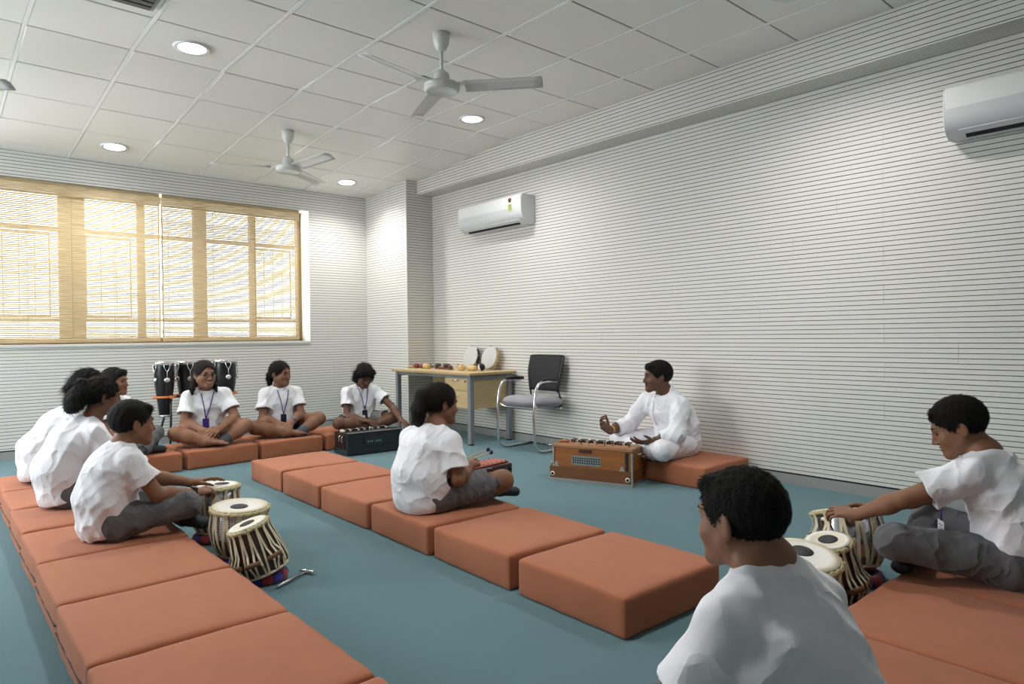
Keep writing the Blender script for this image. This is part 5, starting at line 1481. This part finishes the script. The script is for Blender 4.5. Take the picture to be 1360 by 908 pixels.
# girl with mallets, middle row
person('girl with ponytail and mallets on the middle row, seen from behind', (2.16, 3.12), 5,
    dict(head=(-.005, .045, .568), neck=(0, -.01, .440), shR=(.145, -.015, .375), shL=(-.150, -.06, .380), elR=(.200, -.02, .185), elL=(-.205, .0, .20), wrR=(.10, .165, .225), wrL=(-.08, .19, .20),
         hdR=(-.35, 1, .05), hdL=(.2, 1, .05), hnR=(.6, -.1, .8), hnL=(-.6, -.1, .8), pelvis=(-.005, -.10, .09), waist=(-.005, -.105, .20), chest=(-.003, -.06, .33),
         knR=(.205, .315, .125), knL=(-.25, .26, .12), anR=(-.03, .40, .05), anL=(.10, .36, .05), toR=(-.13, .47, .02), toL=(.13, .50, .02)),
    yaw=-14, pitch=6, female=True, hair='long', seed=17, girth=1.04, legs='shorts', short=.86, sk=(130, 90, 66), hem=.035, hemn=(0, .15, -1), hairmat=M_HAIR2, curlR=1.15, curlL=1.15, socks=dict(L='shoe'), sleeve=.72, wr=1.3, loose=1.1,
    tail=(('h', (0, -.085, .05), (.0, -.115, .04), .04, .04), ('h', (0, -.115, .04), (.005, -.14, -.03), .042, .04), ('h', (.005, -.14, -.03), (.0, -.135, -.10), .04, .03), ('h', (0, -.135, -.10), (.01, -.12, -.135), .03, .016)))
# teacher
person('man with moustache in white kurta, gesturing behind the wooden harmonium', (4.42, 3.22), 160,
    dict(head=(0, .084, .613), neck=(0, .0, .470), shR=(.185, .06, .405), shL=(-.185, .0, .405), elR=(.255, .19, .215), elL=(-.255, .09, .195), wrR=(.17, .42, .195), wrL=(-.19, .255, .145),
         hdR=(-.1, .8, .55), hdL=(.15, 1, -.02), hnR=(.85, .35, -.35), hnL=(-.35, -.1, -.75), pelvis=(0, -.10, .10), waist=(0, -.10, .23), chest=(0, -.02, .36),
         hipR=(.10, -.04, .09), hipL=(-.10, -.07, .09), knR=(.31, .25, .10), knL=(-.29, .24, .09), anR=(-.07, .31, .05), anL=(.08, .27, .05), toR=(-.2, .31, .035), toL=(.2, .28, .035)),
    yaw=-18, pitch=2, s=1.03, hs=1.0, girth=1.2, shirt=M_KURTA, trou=mat('white_pyjama_cotton', (230, 230, 236), .85, bump=(55, .3, 4)), sleeve=1.66, collar=True, placket=True, moustache=True, seed=21, hem=.008, hemn=(0, 0, -1), sk=(104, 72, 56), front=.8, full=1.05, chubby=.8, curlR=.85, curlL=.3, watch='L', bracelet='R', thumb=.0, spread=.2,
    tails=(((0, -.17, .09), (.03, -.27, .035), .09, .028),), wr=1.4)
# boy at the right edge
person('boy at the right edge bending to the polished metal tabla, in grey trousers', (3.10, .72), 105,
    dict(head=(0, .143, .570), neck=(0, .055, .475), shL=(-.150, .095, .415), shR=(.14, .05, .42), elL=(-.172, .315, .300), elR=(.18, .25, .25), wrL=(-.125, .49, .205), wrR=(.02, .44, .21),
         hdL=(.05, 1, .05), hdR=(-.2, 1, .05), hnL=(-.5, .0, .85), hnR=(.3, 0, 1), pelvis=(0, -.05, .09), waist=(0, -.055, .21), chest=(0, .02, .355),
         knL=(-.225, .345, .145), knR=(.25, .25, .15), anL=(.06, .26, .045), anR=(-.05, .30, .05), toL=(.2, .27, .025), toR=(-.16, .33, .03)),
    yaw=3, pitch=24, seed=24, girth=1.08, sk=(132, 92, 68), hs=.82, hb=.0033, hc=.0045, front=.4, nhair=8000, curlL=.7, curlR=.5, hem=.05, sleeve=.66, full=1.03, wr=1.4, socks=dict(L='shoe', R='shoe'), tagcard=((-.02, .2, .20), (0, 0, .4)))
# boy in the foreground
person('boy seen from behind at the bottom of the picture, white shirt and short black hair', (1.30, .66), 100,
    dict(head=(0, .095, .560), neck=(.0, .042, .480), shL=(-.135, .07, .395), shR=(.145, -.01, .375), elL=(-.150, .16, .20), elR=(.20, .06, .18), wrL=(-.07, .31, .06), wrR=(.08, .30, .08),
         pelvis=(0, -.06, .09), waist=(0, -.065, .20), chest=(0, .0, .325), knL=(-.26, .25, .13), knR=(.26, .25, .13), **XL_),
    yaw=-12, pitch=4, seed=27, girth=1.04, sk=(140, 100, 78), hb=.003, hc=.0042, front=.7, full=1.0, nhair=12000, hl=.6, sleeve=.72, s=.90, hem=.0)

# instrument on the lap of the girl in the middle row, with its two mallets
def lapframe(base, th, p):
    a = math.radians(th - 90); x, y, z = p
    return (base[0] + x * math.cos(a) - y * math.sin(a), base[1] + x * math.sin(a) + y * math.cos(a), base[2] + z)
LB, LT = (2.16, 3.12, CH), 5
xy = thing('xylophone', 'small lap xylophone with reddish bars and dark beaded frame, before the ponytailed girl', 'xylophone', lapframe(LB, LT, (.045, .30, .135)), math.radians(LT - 90))
M_XD = mat('dark_red_lacquer', (44, 22, 22), .35, coat=.3); M_XB = mat('reddish_bar', (178, 92, 76), .45, var=(20, .12))
m = MB(); m.box(-.09, .09, -.17, .17, 0, .062); m.build('case', M_XD, xy, bevel=.008)
for k in range(9):
    m = MB(); w = .086 - .003 * k; y = -.152 + k * .038; m.box(-w, w, y - .0165, y + .0165, .064, .072); b = m.build('tone_bar', M_XB, xy, bevel=.002)
    for s_ in (-1, 1): m = MB(); m.lathe([(0, 0), (.004, 0), (.004, .003), (0, .004)], 8, M=Matrix.Translation((s_ * w * .8, y, .072))); m.build('pin', M_BLACKP, b)
for k in range(10):
    for s_ in (-1, 1):
        m = MB(); m.lathe([(.011 * math.sin(PI * q / 6), -.011 * math.cos(PI * q / 6)) for q in range(7)], 10, M=Matrix.Translation((s_ * .095, -.15 + k * .033, .03))); m.build('bead', M_BLACKP, xy)
for label, a, b in (('mallet with navy ball in the right hand of the girl on the middle row', (.085, .13, .240), (.055, .372, .262)), ('mallet with navy ball in the left hand of the girl on the middle row', (-.055, .19, .215), (.0, .402, .268))):
    pa, pb = Vector(lapframe(LB, LT, a)), Vector(lapframe(LB, LT, b)); d = (pb - pa)
    t = thing('mallet', label, 'mallet', pa, 0, 'mallets of the girl on the middle row', d.to_track_quat('Z', 'Y').to_euler())
    L = d.length
    m = MB(); m.tube([(0, 0, -.03), (0, 0, L)], .0036, 8); m.build('stick', M_TANW, t)
    m = MB(); m.lathe([(.0135 * math.sin(PI * q / 12), L - .0135 * math.cos(PI * q / 12)) for q in range(13)], 18); m.build('ball', M_NAVY, t)
